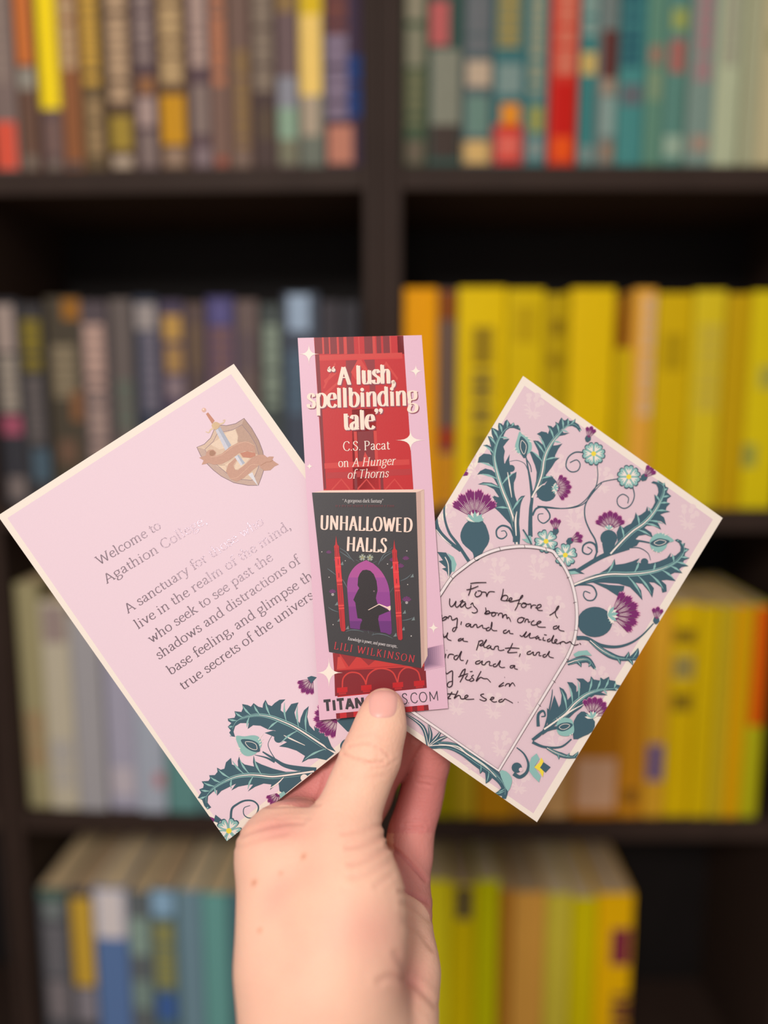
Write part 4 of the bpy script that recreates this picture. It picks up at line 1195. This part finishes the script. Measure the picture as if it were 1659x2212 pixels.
TL, TR, BR, BL = Vector((673.9, 1064)), Vector((898.7, 1063.5)), Vector((910.2, 1443.5)), Vector((710.7, 1408.3))
A.poly([(673.9, 1064.5), (699, 1059.3), (916.5, 1057), (899, 1064)], (244, 208, 192))
A.poly([TR, (916.3, 1057.6), (923.6, 1416.3), BR], (206, 168, 156))
A.poly([(909, 1062), (916.3, 1057.6), (923.6, 1416.3), (917.5, 1430)], (222, 188, 172), dl=1)
A.poly([TL, TR, BR, BL], (64, 60, 62), dl=2)
A.layer += 3
A.zoom(700, 1180, 8.295)
TEA = (104, 118, 124)
for p in ('60,400 130,450 215,515', '330,590 370,660 415,745', '280,30 400,110 470,200 540,275', '280,90 400,170 480,230', '1220,20 1150,90', '1230,80 1080,140 1000,270 970,330', '1230,100 1100,180 1020,270',
          '1370,620 1480,570 1560,500', '1180,830 1240,740', '1400,1330 1500,1315 1600,1280', '75,1090 150,1140 260,1180', '390,1530 480,1500 600,1505 710,1535', '850,1590 960,1570 1100,1590 1230,1650', '790,1510 800,1560', '885,1550 875,1600',
          '570,240 630,275', '880,300 945,265', '1380,1030 1405,980'):
    A.stroke(pairs(p), TEA, 5, 4, wm=14)
for x, y in ((1580, 530), (420, 1460), (1275, 1590), (1600, 1300), (225, 1030), (1440, 1180), (320, 310), (1225, 370), (270, 1320), (1420, 1480)):
    A.poly([(x - 35, y + 30), (x + 15, y - 40), (x + 28, y + 25)], (122, 134, 134))
for x, y, r in ((150, 810, 64), (1480, 950, 84), (1465, 215, 62), (85, 105, 50), (1230, 240, 60), (1370, 350, 66), (230, 240, 60)):
    A.fan((x, y + r * .7), -90, r * 1.4, 60, (112, 52, 106), (92, 56, 92), (140, 90, 130), 5)
for x, y in ((155, 865), (1480, 1010)):
    A.disc((x, y), 26, (170, 160, 160), dl=3)
A.layer += 3
A.blossom((688, 200), 66, (128, 134, 124), (70, 72, 70), (190, 190, 170), (170, 160, 90), n=5, rot=-90)
A.blossom((822, 205), 66, (128, 134, 124), (70, 72, 70), (190, 190, 170), (170, 160, 90), n=5, rot=-90)
for p, r in (((90, 555), 10), ((380, 260), 9), ((1138, 318), 11), ((1483, 84), 11), ((1498, 686), 10), ((162, 1405), 10), ((1562, 1608), 12), ((-40, 100), 10)):
    A.disc(p, r, (206, 196, 190), n=8)
AR = crom(pairs('470,1470 455,1330 440,1100 420,850 415,680 445,530 520,400 620,310 755,248'), 4) + crom(pairs('880,310 1010,430 1110,590 1165,760 1185,950 1195,1200 1208,1560 1100,1552'), 4)
bands = [(160, 74, 150), (150, 66, 146), (136, 58, 138), (112, 48, 122)]
A.poly(AR, (180, 82, 152), dl=0)
import bisect
def cut(poly, y0, y1):
    def clipy(P, yy, sgn):
        o = []
        for i in range(len(P)):
            p, r = P[i], P[(i + 1) % len(P)]
            sp, sr = sgn * (p[1] - yy), sgn * (r[1] - yy)
            if sp >= 0: o.append(p)
            if (sp >= 0) != (sr >= 0):
                t = sp / (sp - sr)
                o.append((p[0] + (r[0] - p[0]) * t, yy))
        return o
    return clipy(clipy([(p[0], p[1]) for p in poly], y0, 1), y1, -1)
for k, c_ in enumerate(bands):
    q = cut(AR, 560 + k * 260, 560 + (k + 1) * 260 if k < 3 else 1700)
    if len(q) > 2:
        A.poly(q, c_, dl=1)
A.layer += 2
SIL = '690,430 760,420 830,440 890,500 940,620 955,740 958,800 940,870 930,930 945,990 960,1035 990,1050 1180,1160 1100,1190 985,1240 970,1300 985,1400 1015,1540 640,1490 650,1400 682,1330 670,1300 600,1290 580,1160 560,1010 525,960 560,880 600,800 630,750 600,700 605,640 610,560 640,490'
A.poly(pairs(SIL), (50, 42, 44))
A.poly(pairs('785,1140 985,1030 1130,1085 1190,1065 1195,1130 1175,1160 1130,1115 985,1048 800,1145'), (246, 214, 196), dl=1)
A.disc((895, 805), 15, (128, 100, 112), dl=1, n=8)
A.layer += 2
TW, TL2, TD = (196, 44, 50), (236, 76, 72), (150, 38, 46)
for tower in (0, 1):
    o = (0, 0) if tower == 0 else (1040, 78)
    f = lambda s: [(x + o[0] + (0 if tower == 0 else -y * .012), y * (1.0 if tower == 0 else 1.05) + o[1]) for x, y in pairs(s)]
    A.poly(f('205,-90 215,-190 228,-90 240,-30 268,0 268,100 290,200 320,600 350,900 385,1500 360,1530 310,1520 290,1440 255,1050 225,640 190,200 188,100 178,0 200,-30'), TW)
    A.poly(f('190,200 290,200 310,480 325,630 225,640 205,400'), (232, 56, 62), dl=1)
    for p in ('188,195 292,190 294,208 190,212', '203,362 305,358 306,374 204,378', '225,595 325,590 326,630 228,636', '238,676 328,672 330,690 240,694', '255,1055 356,1048 358,1070 257,1076', '262,1105 360,1098 362,1120 264,1126'):
        A.poly(f(p), TL2, dl=2)
    for p in ('245,230 258,230 262,330 249,332', '255,480 272,480 276,560 260,562', '262,700 270,700 292,1030 284,1032', '300,700 308,700 326,1020 318,1022', '290,1150 300,1150 322,1480 312,1480', '200,30 208,30 212,180 204,180', '240,30 248,30 252,180 244,180'):
        A.poly(f(p), TD, dl=2)
A.layer += 3
A.begin('printed_title', 2)
A.zoom(650, 1040, 5.027)
TC = (250, 220, 204)
write(A, 'UNHALLOWED', (206, 520), (1210, 550), 152, TC, a=.085, b=.03, track=2)
write(A, 'HALLS', (490, 752), (930, 772), 150, TC, a=.085, b=.03, track=2)
write(A, '<A', (448, 226), (502, 226), 34, (200, 192, 190), a=.07, b=.05)
write(A, 'gorgeous dark fantasy>', (508, 226), (900, 230), 36, (200, 192, 190), a=.07, b=.05)
x = 378
random.seed(8)
while x < 1010:
    wd = random.choice((8, 10, 13))
    A.stroke([(x, 255), (x + 2, 280)], (128, 66, 72), 4, smooth=0)
    A.stroke([(x, 256 if int(x) % 2 else 268), (x + wd, 262)], (128, 66, 72), 3.5, smooth=0)
    x += wd + 6 + (10 if random.random() < .2 else 0)
A.zoom(660, 1280, 5.027)
write(A, 'Knowledge is power, and power corrupts...', (458, 515), (1002, 602), 34, (206, 196, 196), a=.06, b=.045)
write(A, 'LILI WILKINSON', (302, 612), (1182, 762), 78, (196, 62, 70), a=.07, b=.03, track=12)
A.build(sheen)
# ------------------------------------------------------------------ the hand
def cw(px, py, z):
    return np.array([(px - 829.5) / F * z, (1106 - py) / F * z, z])
# (px, py, depth m, radius m): joints in camera metres
def chain(*js):
    out = []
    J = [(cw(j[0], j[1], j[2]), j[3]) for j in js]
    for a, b in zip(J[:-1], J[1:]):
        out.append((a[0], b[0], a[1], b[1]))
    return out
PALM_A = (
    chain((618, 1856, .2745, .0120), (614, 1960, .266, .0138), (622, 2090, .258, .0155), (644, 2230, .252, .0163), (655, 2420, .243, .0175), (665, 3200, .20, .021))
    + chain((690, 1890, .284, .014), (700, 2000, .274, .020), (715, 2120, .264, .0225), (730, 2260, .256, .0230), (735, 2420, .246, .0235), (740, 3200, .20, .026))
    + chain((740, 1850, .268, .0125), (754, 1930, .262, .0158), (744, 2020, .257, .0178), (715, 2130, .252, .0175), (690, 2240, .248, .016))
    + chain((618, 1852, .276, .0122), (700, 1880, .292, .0125))
    + chain((618, 1850, .2765, .0110), (680, 1848, .286, .0100), (735, 1832, .272, .0112))
    + chain((622, 1802, .2865, .0098), (660, 1825, .287, .0105), (618, 1855, .278, .0115))
    + chain((590, 1838, .2765, .0102), (612, 1862, .275, .0115))
)
PALM_B = (
    chain((862, 1945, .306, .0100), (862, 2010, .296, .0108), (866, 2100, .284, .0128), (838, 2230, .268, .0158), (835, 2420, .252, .0180), (845, 3200, .21, .020))
    + chain((700, 1880, .292, .0125), (800, 1920, .304, .0110), (862, 1945, .306, .0100))
    + chain((780, 1960, .296, .012), (790, 2100, .282, .014), (780, 2240, .266, .018), (775, 2420, .252, .02))
)
THUMB = chain((740, 1850, .268, .0126), (746, 1775, .2745, .0110), (774, 1700, .2805, .0101), (801, 1635, .2842, .0102), (821, 1572, .2872, .0088), (829, 1531, .2895, .0077))
INDEX = chain((620, 1852, .2765, .0118), (655, 1752, .3065, .0096), (700, 1690, .3115, .0090), (765, 1630, .3145, .0084), (822, 1575, .3115, .0075))
MIDDLE = chain((700, 1880, .292, .0120), (764, 1810, .3190, .0084), (800, 1722, .3245, .0082), (843, 1640, .3225, .0079), (884, 1582, .3150, .0072))
RING = chain((775, 1905, .304, .0105), (762, 1830, .336, .0078), (788, 1722, .343, .0078), (828, 1640, .338, .0074), (866, 1570, .325, .0070))
PINKY = chain((868, 1950, .307, .0096), (882, 1850, .316, .0091), (888, 1796, .3195, .0085), (905, 1742, .3225, .0081), (915, 1700, .3228, .0078), (928, 1650, .3215, .0074), (941, 1595, .318, .0067), (948, 1565, .3165, .0060))

def cone_sdf(P, a, b, r1, r2):
    """round cone distance"""
    ba = b - a
    l2 = float(ba @ ba)
    rr = r1 - r2
    a2 = l2 - rr * rr
    il2 = 1.0 / l2
    pa = P - a
    y = pa @ ba
    z = y - l2
    x2 = ((pa * l2 - y[:, None] * ba) ** 2).sum(1)
    y2 = y * y * l2
    z2 = z * z * l2
    k = math.copysign(1, rr) * rr * rr * x2
    r = (np.sqrt(x2 * a2 * il2) + y * rr) * il2 - r1
    c1 = np.sign(z) * a2 * z2 > k
    c2 = np.sign(y) * a2 * y2 < k
    r = np.where(c2 & ~c1, np.sqrt(np.maximum(x2 + y2, 0)) * il2 - r1, r)
    r = np.where(c1, np.sqrt(np.maximum(x2 + z2, 0)) * il2 - r2, r)
    return r
def smin(a, b, k):
    h = np.maximum(k - np.abs(a - b), 0) / k
    return np.minimum(a, b) - h * h * h * k / 6
def hand_sdf(P):
    d = None
    for c in PALM_A:
        v = cone_sdf(P, *c)
        d = v if d is None else smin(d, v, .015)
    e = None
    for c in PALM_B:
        v = cone_sdf(P, *c)
        e = v if e is None else smin(e, v, .012)
    d = smin(d, e, .0045)
    res = d
    for ch, k in ((THUMB, .0075), (INDEX, .007), (MIDDLE, .006), (RING, .006), (PINKY, .008)):
        f = None
        for c in ch:
            v = cone_sdf(P, *c)
            f = v if f is None else smin(f, v, .007)
        res = np.minimum(res, smin(d, f, k))
    return res
H_ = 0.00085
lo = np.array([-0.066, -0.262, 0.170])
hi = np.array([0.036, -0.058, 0.362])
Nn = (np.ceil((hi - lo) / H_ / 8).astype(int)) * 8 + 1
nb = (Nn - 1) // 8
G = np.full(Nn, 1.0, np.float32)
# coarse pass, then only blocks near the surface
cc = [lo[i] + (np.arange(nb[i]) * 8 + 4) * H_ for i in range(3)]
CX, CY, CZ = np.meshgrid(*cc, indexing='ij')
cdist = hand_sdf(np.stack([CX.ravel(), CY.ravel(), CZ.ravel()], 1)).reshape(CX.shape)
G[:] = 1.0
for (i, j, k) in np.argwhere(cdist < -0.007):
    G[i * 8:i * 8 + 9, j * 8:j * 8 + 9, k * 8:k * 8 + 9] = -1.0
near = np.argwhere(np.abs(cdist) <= 0.0075)
off = np.stack(np.meshgrid(np.arange(9), np.arange(9), np.arange(9), indexing='ij'), -1).reshape(-1, 3)
for s in range(0, len(near), 400):
    blk = near[s:s + 400]
    idx = (blk[:, None, :] * 8 + off[None]).reshape(-1, 3)
    v = hand_sdf(lo + idx * H_)
    G[idx[:, 0], idx[:, 1], idx[:, 2]] = v
# surface nets
ins = G < 0
c8 = [(a, b, c) for a in (0, 1) for b in (0, 1) for c in (0, 1)]
n0, n1, n2 = Nn - 1
cnt = sum(ins[a:a + n0, b:b + n1, c:c + n2].astype(np.int8) for a, b, c in c8)
act = (cnt > 0) & (cnt < 8)
ids = np.full(act.shape, -1, np.int32)
cells = np.argwhere(act)
ids[act] = np.arange(len(cells))
acc = np.zeros((len(cells), 3)); num = np.zeros(len(cells))
for a in c8:
    for ax in range(3):
        if a[ax] == 1:
            continue
        b = list(a); b[ax] = 1
        ga = G[cells[:, 0] + a[0], cells[:, 1] + a[1], cells[:, 2] + a[2]]
        gb = G[cells[:, 0] + b[0], cells[:, 1] + b[1], cells[:, 2] + b[2]]
        cr = (ga < 0) != (gb < 0)
        t = np.where(cr, ga / np.where(cr, ga - gb, 1), 0)
        p = np.tile(np.array(a, float), (len(cells), 1)); p[:, ax] += t
        acc += p * cr[:, None]; num += cr
V = lo + (cells + acc / num[:, None]) * H_
faces = []
for ax in range(3):
    u, v = (ax + 1) % 3, (ax + 2) % 3
    A0 = np.take(ins, range(0, Nn[ax] - 1), ax); A1 = np.take(ins, range(1, Nn[ax]), ax)
    E = np.argwhere(A0 != A1)
    E = E[(E[:, u] > 0) & (E[:, v] > 0) & (E[:, u] < Nn[u] - 1) & (E[:, v] < Nn[v] - 1)]
    q = []
    for du, dv in ((1, 1), (0, 1), (0, 0), (1, 0)):
        e = E.copy(); e[:, u] -= du; e[:, v] -= dv
        q.append(ids[e[:, 0], e[:, 1], e[:, 2]])
    q = np.stack(q, 1)
    flip = ~A0[E[:, 0], E[:, 1], E[:, 2]]
    q[flip] = q[flip][:, ::-1]
    faces.append(q)
Fq = np.concatenate(faces)
Fq = Fq[(Fq >= 0).all(1)]
# gradient normals
def grad(P):
    e = 0.0006
    g = np.stack([hand_sdf(P + np.eye(3)[i] * e) - hand_sdf(P - np.eye(3)[i] * e) for i in range(3)], 1)
    return g / np.maximum(1e-9, np.linalg.norm(g, axis=1))[:, None]
Nrm = grad(V)
# creases: (points px, depth mm, width px, z range)
PX = V[:, 0] / V[:, 2] * F + 829.5
PY = 1106 - V[:, 1] / V[:, 2] * F
PZ = V[:, 2]
CR = [
 ('740,1628 770,1640 800,1648 830,1646', .8, 3.0, .200, .292), ('752,1612 790,1606 822,1618 842,1636', .6, 3.0, .200, .292), ('770,1590 805,1586 832,1600', .22, 3.5, .20, .292), ('810,1612 816,1630 812,1644', .2, 3, .2, .292),
 ('800,1660 835,1655 858,1640', .22, 3, .2, .292), ('735,1672 780,1682 830,1676', .14, 5, .2, .292),
 ('825,1782 780,1792 740,1800', .35, 6, .2, .285), ('832,1806 790,1822 750,1830', .45, 6, .2, .285), ('838,1832 800,1852 755,1866', .4, 7, .2, .285), ('842,1862 800,1884 760,1895', .3, 7, .2, .285), ('846,1890 812,1915', .3, 7, .2, .285),
 ('575,1742 620,1740 660,1740 690,1738', .45, 4, .2, .31), ('520,1806 560,1790 610,1778 655,1776', .35, 6, .2, .31), ('512,1830 560,1812 620,1800', .25, 6, .2, .31), ('600,1770 640,1765 670,1768', .2, 4, .2, .31),
 ('705,1658 712,1640 738,1615', .4, 5, .29, .35), ('660,1760 690,1720 705,1670', .3, 6, .29, .32),
 ('898,1690 915,1694 932,1698', .4, 3, .29, .35), ('895,1682 918,1680 940,1684', .25, 3, .29, .35), ('870,1785 888,1788 915,1790', .4, 4, .29, .35), ('872,1775 900,1773 922,1778', .22, 4, .29, .35),
 ('834,1822 870,1850 900,1880 918,1900', .6, 5, .25, .35), ('862,1925 890,1932 925,1950', .5, 5, .25, .35), ('868,1950 900,1965 930,1990', .3, 6, .25, .33), ('868,1990 900,2010 935,2050', .3, 7, .25, .33), ('866,1975 890,1992 920,2020', .25, 6, .25, .33),
 ('820,2120 850,2110 900,2130 940,2170', .35, 9, .2, .33), ('855,2060 870,2090 880,2130', .25, 9, .2, .33),
]
disp = np.zeros(len(V))
red = np.zeros(len(V))
for s, dep, wd, z0, z1 in CR:
    C = crom(pairs(s), 5)
    best = np.full(len(V), 1e9)
    sel = np.argwhere((PZ > z0) & (PZ < z1) & (Nrm[:, 2] < 0.25) & (PY > min(c.y for c in C) - 40) & (PY < max(c.y for c in C) + 40) & (PX > min(c.x for c in C) - 40) & (PX < max(c.x for c in C) + 40))[:, 0]
    if not len(sel):
        continue
    b = np.full(len(sel), 1e9)
    for a_, c_ in zip(C[:-1], C[1:]):
        dx, dy = c_.x - a_.x, c_.y - a_.y
        l = dx * dx + dy * dy + 1e-9
        t = np.clip(((PX[sel] - a_.x) * dx + (PY[sel] - a_.y) * dy) / l, 0, 1)
        b = np.minimum(b, np.hypot(PX[sel] - a_.x - t * dx, PY[sel] - a_.y - t * dy))
    k = wd * 0.8
    prof = np.exp(-(b / k) ** 2) - 0.35 * np.exp(-((b - 2.2 * k) / k) ** 2)
    disp[sel] -= prof * dep * 0.0014
    red[sel] = np.maximum(red[sel], np.exp(-(b / (k * 1.4)) ** 2) * min(1, dep) * .6)
# gentle muscle and tendon relief of the heel of the thumb
V2 = V + Nrm * disp[:, None]
# skin tints as vertex colour: flush over knuckle creases, index base and palm, a few moles
def blob(cx, cy, rx, ry, z0=.0, z1=1.0, ang=0):
    ca, sa = math.cos(ang), math.sin(ang)
    u = (PX - cx) * ca + (PY - cy) * sa; v = -(PX - cx) * sa + (PY - cy) * ca
    return np.exp(-((u / rx) ** 2 + (v / ry) ** 2)) * ((PZ > z0) & (PZ < z1))
flush = red.copy() * .5
flush += .75 * blob(640, 1725, 70, 60, .28) + .55 * blob(600, 1790, 60, 30) + .8 * ((PZ > .297) & (PY < 1800)) + .85 * ((PZ > .295) & (PX > 850)) * np.clip((2080 - PY) / 120, 0, 1) + .6 * blob(890, 2120, 36, 55) + .35 * blob(800, 2010, 60, 60) + .3 * blob(600, 1930, 30, 60, 0, 1, .5) + .5 * blob(825, 1508, 45, 16)
flush = np.clip(flush, 0, 1)
mole = np.zeros(len(V))
for cx, cy, r in ((656, 1850, 5), (549, 1907, 5.5), (606, 1887, 3.5), (561, 2010, 4)):
    mole = np.maximum(mole, blob(cx, cy, r, r * 1.5, 0, 1, .6))
W3 = np.array([list(RT), list(UP), list(FW)])
VW = V2 @ W3 + np.array(list(CAM))
hand_o = np.array(list(c2w(*cw(730, 2300, .25))))
me = bpy.data.meshes.new('hand')
me.vertices.add(len(VW)); me.vertices.foreach_set('co', (VW - hand_o).astype(np.float32).ravel())
me.loops.add(len(Fq) * 4); me.loops.foreach_set('vertex_index', Fq.astype(np.int32).ravel())
me.polygons.add(len(Fq)); me.polygons.foreach_set('loop_start', np.arange(len(Fq), dtype=np.int32) * 4)
me.update(calc_edges=True); me.validate()
me.polygons.foreach_set('use_smooth', [True] * len(me.polygons))
at = me.color_attributes.new('tint', 'FLOAT_COLOR', 'POINT')
colv = np.zeros((len(VW), 4), np.float32); colv[:, 0] = flush; colv[:, 1] = np.clip(mole * .7, 0, 1); colv[:, 3] = 1
at.data.foreach_set('color', colv.ravel())
bm = bmesh.new(); bm.from_mesh(me)
bmesh.ops.smooth_vert(bm, verts=bm.verts, factor=0.4, use_axis_x=True, use_axis_y=True, use_axis_z=True)
vol = bm.calc_volume(signed=True)
if vol < 0:
    bmesh.ops.reverse_faces(bm, faces=bm.faces)
bm.to_mesh(me)
hand_bvh = BVHTree.FromBMesh(bm)
bm.free()

def skin_material(nail=False):
    m = bpy.data.materials.new('nail' if nail else 'skin')
    m.use_nodes = True
    nt = m.node_tree
    b = nt.nodes['Principled BSDF']
    b.inputs['Roughness'].default_value = 0.38 if nail else 0.55
    b.inputs['Specular IOR Level'].default_value = 0.35 if nail else 0.25
    b.inputs['Subsurface Weight'].default_value = 0.25
    b.inputs['Subsurface Radius'].default_value = (1.0, 0.35, 0.2)
    b.inputs['Subsurface Scale'].default_value = 0.0035
    N = nt.nodes.new
    if nail:
        b.inputs['Base Color'].default_value = (*lin((228, 168, 156)), 1)
        return m
    at = N('ShaderNodeAttribute'); at.attribute_name = 'tint'
    sep = N('ShaderNodeSeparateColor'); nt.links.new(at.outputs['Color'], sep.inputs[0])
    tc = N('ShaderNodeTexCoord')
    nz = N('ShaderNodeTexNoise'); nz.inputs['Scale'].default_value = 70; nz.inputs['Detail'].default_value = 3
    nt.links.new(tc.outputs['Object'], nz.inputs['Vector'])
    m1 = N('ShaderNodeMix'); m1.data_type = 'RGBA'
    m1.inputs[6].default_value = (*lin((240, 194, 166)), 1); m1.inputs[7].default_value = (*lin((232, 176, 154)), 1)
    nt.links.new(nz.outputs[0], m1.inputs[0])
    m2 = N('ShaderNodeMix'); m2.data_type = 'RGBA'; m2.inputs[7].default_value = (*lin((204, 126, 120)), 1)
    nt.links.new(m1.outputs[2], m2.inputs[6]); nt.links.new(sep.outputs[0], m2.inputs[0])
    m3 = N('ShaderNodeMix'); m3.data_type = 'RGBA'; m3.inputs[7].default_value = (*lin((196, 124, 92)), 1)
    nt.links.new(m2.outputs[2], m3.inputs[6]); nt.links.new(sep.outputs[1], m3.inputs[0])
    nt.links.new(m3.outputs[2], b.inputs['Base Color'])
    vo = N('ShaderNodeTexVoronoi'); vo.inputs['Scale'].default_value = 900
    n2 = N('ShaderNodeTexNoise'); n2.inputs['Scale'].default_value = 350; n2.inputs['Detail'].default_value = 5
    nt.links.new(tc.outputs['Object'], vo.inputs['Vector']); nt.links.new(tc.outputs['Object'], n2.inputs['Vector'])
    ad = N('ShaderNodeMath'); nt.links.new(vo.outputs[0], ad.inputs[0]); nt.links.new(n2.outputs[0], ad.inputs[1])
    bp = N('ShaderNodeBump'); bp.inputs['Strength'].default_value = 0.45; bp.inputs['Distance'].default_value = 0.00025
    nt.links.new(ad.outputs[0], bp.inputs['Height']); nt.links.new(bp.outputs[0], b.inputs['Normal'])
    return m
hand = link('hand', me, None, tuple(hand_o), mats=[skin_material()])
tag(hand, 'fair-skinned left hand and wrist holding the fanned cards, thumb in front, fingers behind', 'hand')
# thumbnail: a curved plate laid on the thumb tip
nb_, nh_ = 14, 16
bm = bmesh.new()
rows = []
for j in range(nh_ + 1):
    v = j / nh_ * 2 - 1
    row = []
    for i in range(nb_ + 1):
        u = i / nb_ * 2 - 1
        # squircle outline, rounder at the cuticle
        e = 3.2
        uu, vv = u, v
        s = max(abs(uu), abs(vv)); L_ = (abs(uu) ** e + abs(vv) ** e) ** (1 / e) if s > 0 else 1
        k = s / L_ if L_ > 0 else 1
        px = 827.5 + uu * k * 32 + (-(vv * k)) * 2.0
        py = 1521 + vv * k * 31
        o = CAM; d = (RT * ((px - 829.5) / F) + UP * ((1106 - py) / F) + FW).normalized()
        hit = hand_bvh.ray_cast(o - Vector(hand_o), d)
        edge = max(abs(u), abs(v))
        rise = 0.00045 * (1 - edge ** 6) - 0.0001 * (edge > .99)
        p = hit[0] + hit[1] * rise if hit[0] is not None else Vector((0, 0, 0))
        row.append(bm.verts.new(p))
    rows.append(row)
for j in range(nh_):
    for i in range(nb_):
        bm.faces.new((rows[j][i], rows[j + 1][i], rows[j + 1][i + 1], rows[j][i + 1]))
bmesh.ops.smooth_vert(bm, verts=[v for v in bm.verts if not v.is_boundary], factor=0.5, use_axis_x=True, use_axis_y=True, use_axis_z=True)
me2 = bpy.data.meshes.new('thumbnail')
bm.to_mesh(me2); bm.free()
me2.polygons.foreach_set('use_smooth', [True] * len(me2.polygons))
link('thumbnail', me2, hand, mats=[skin_material(True)])
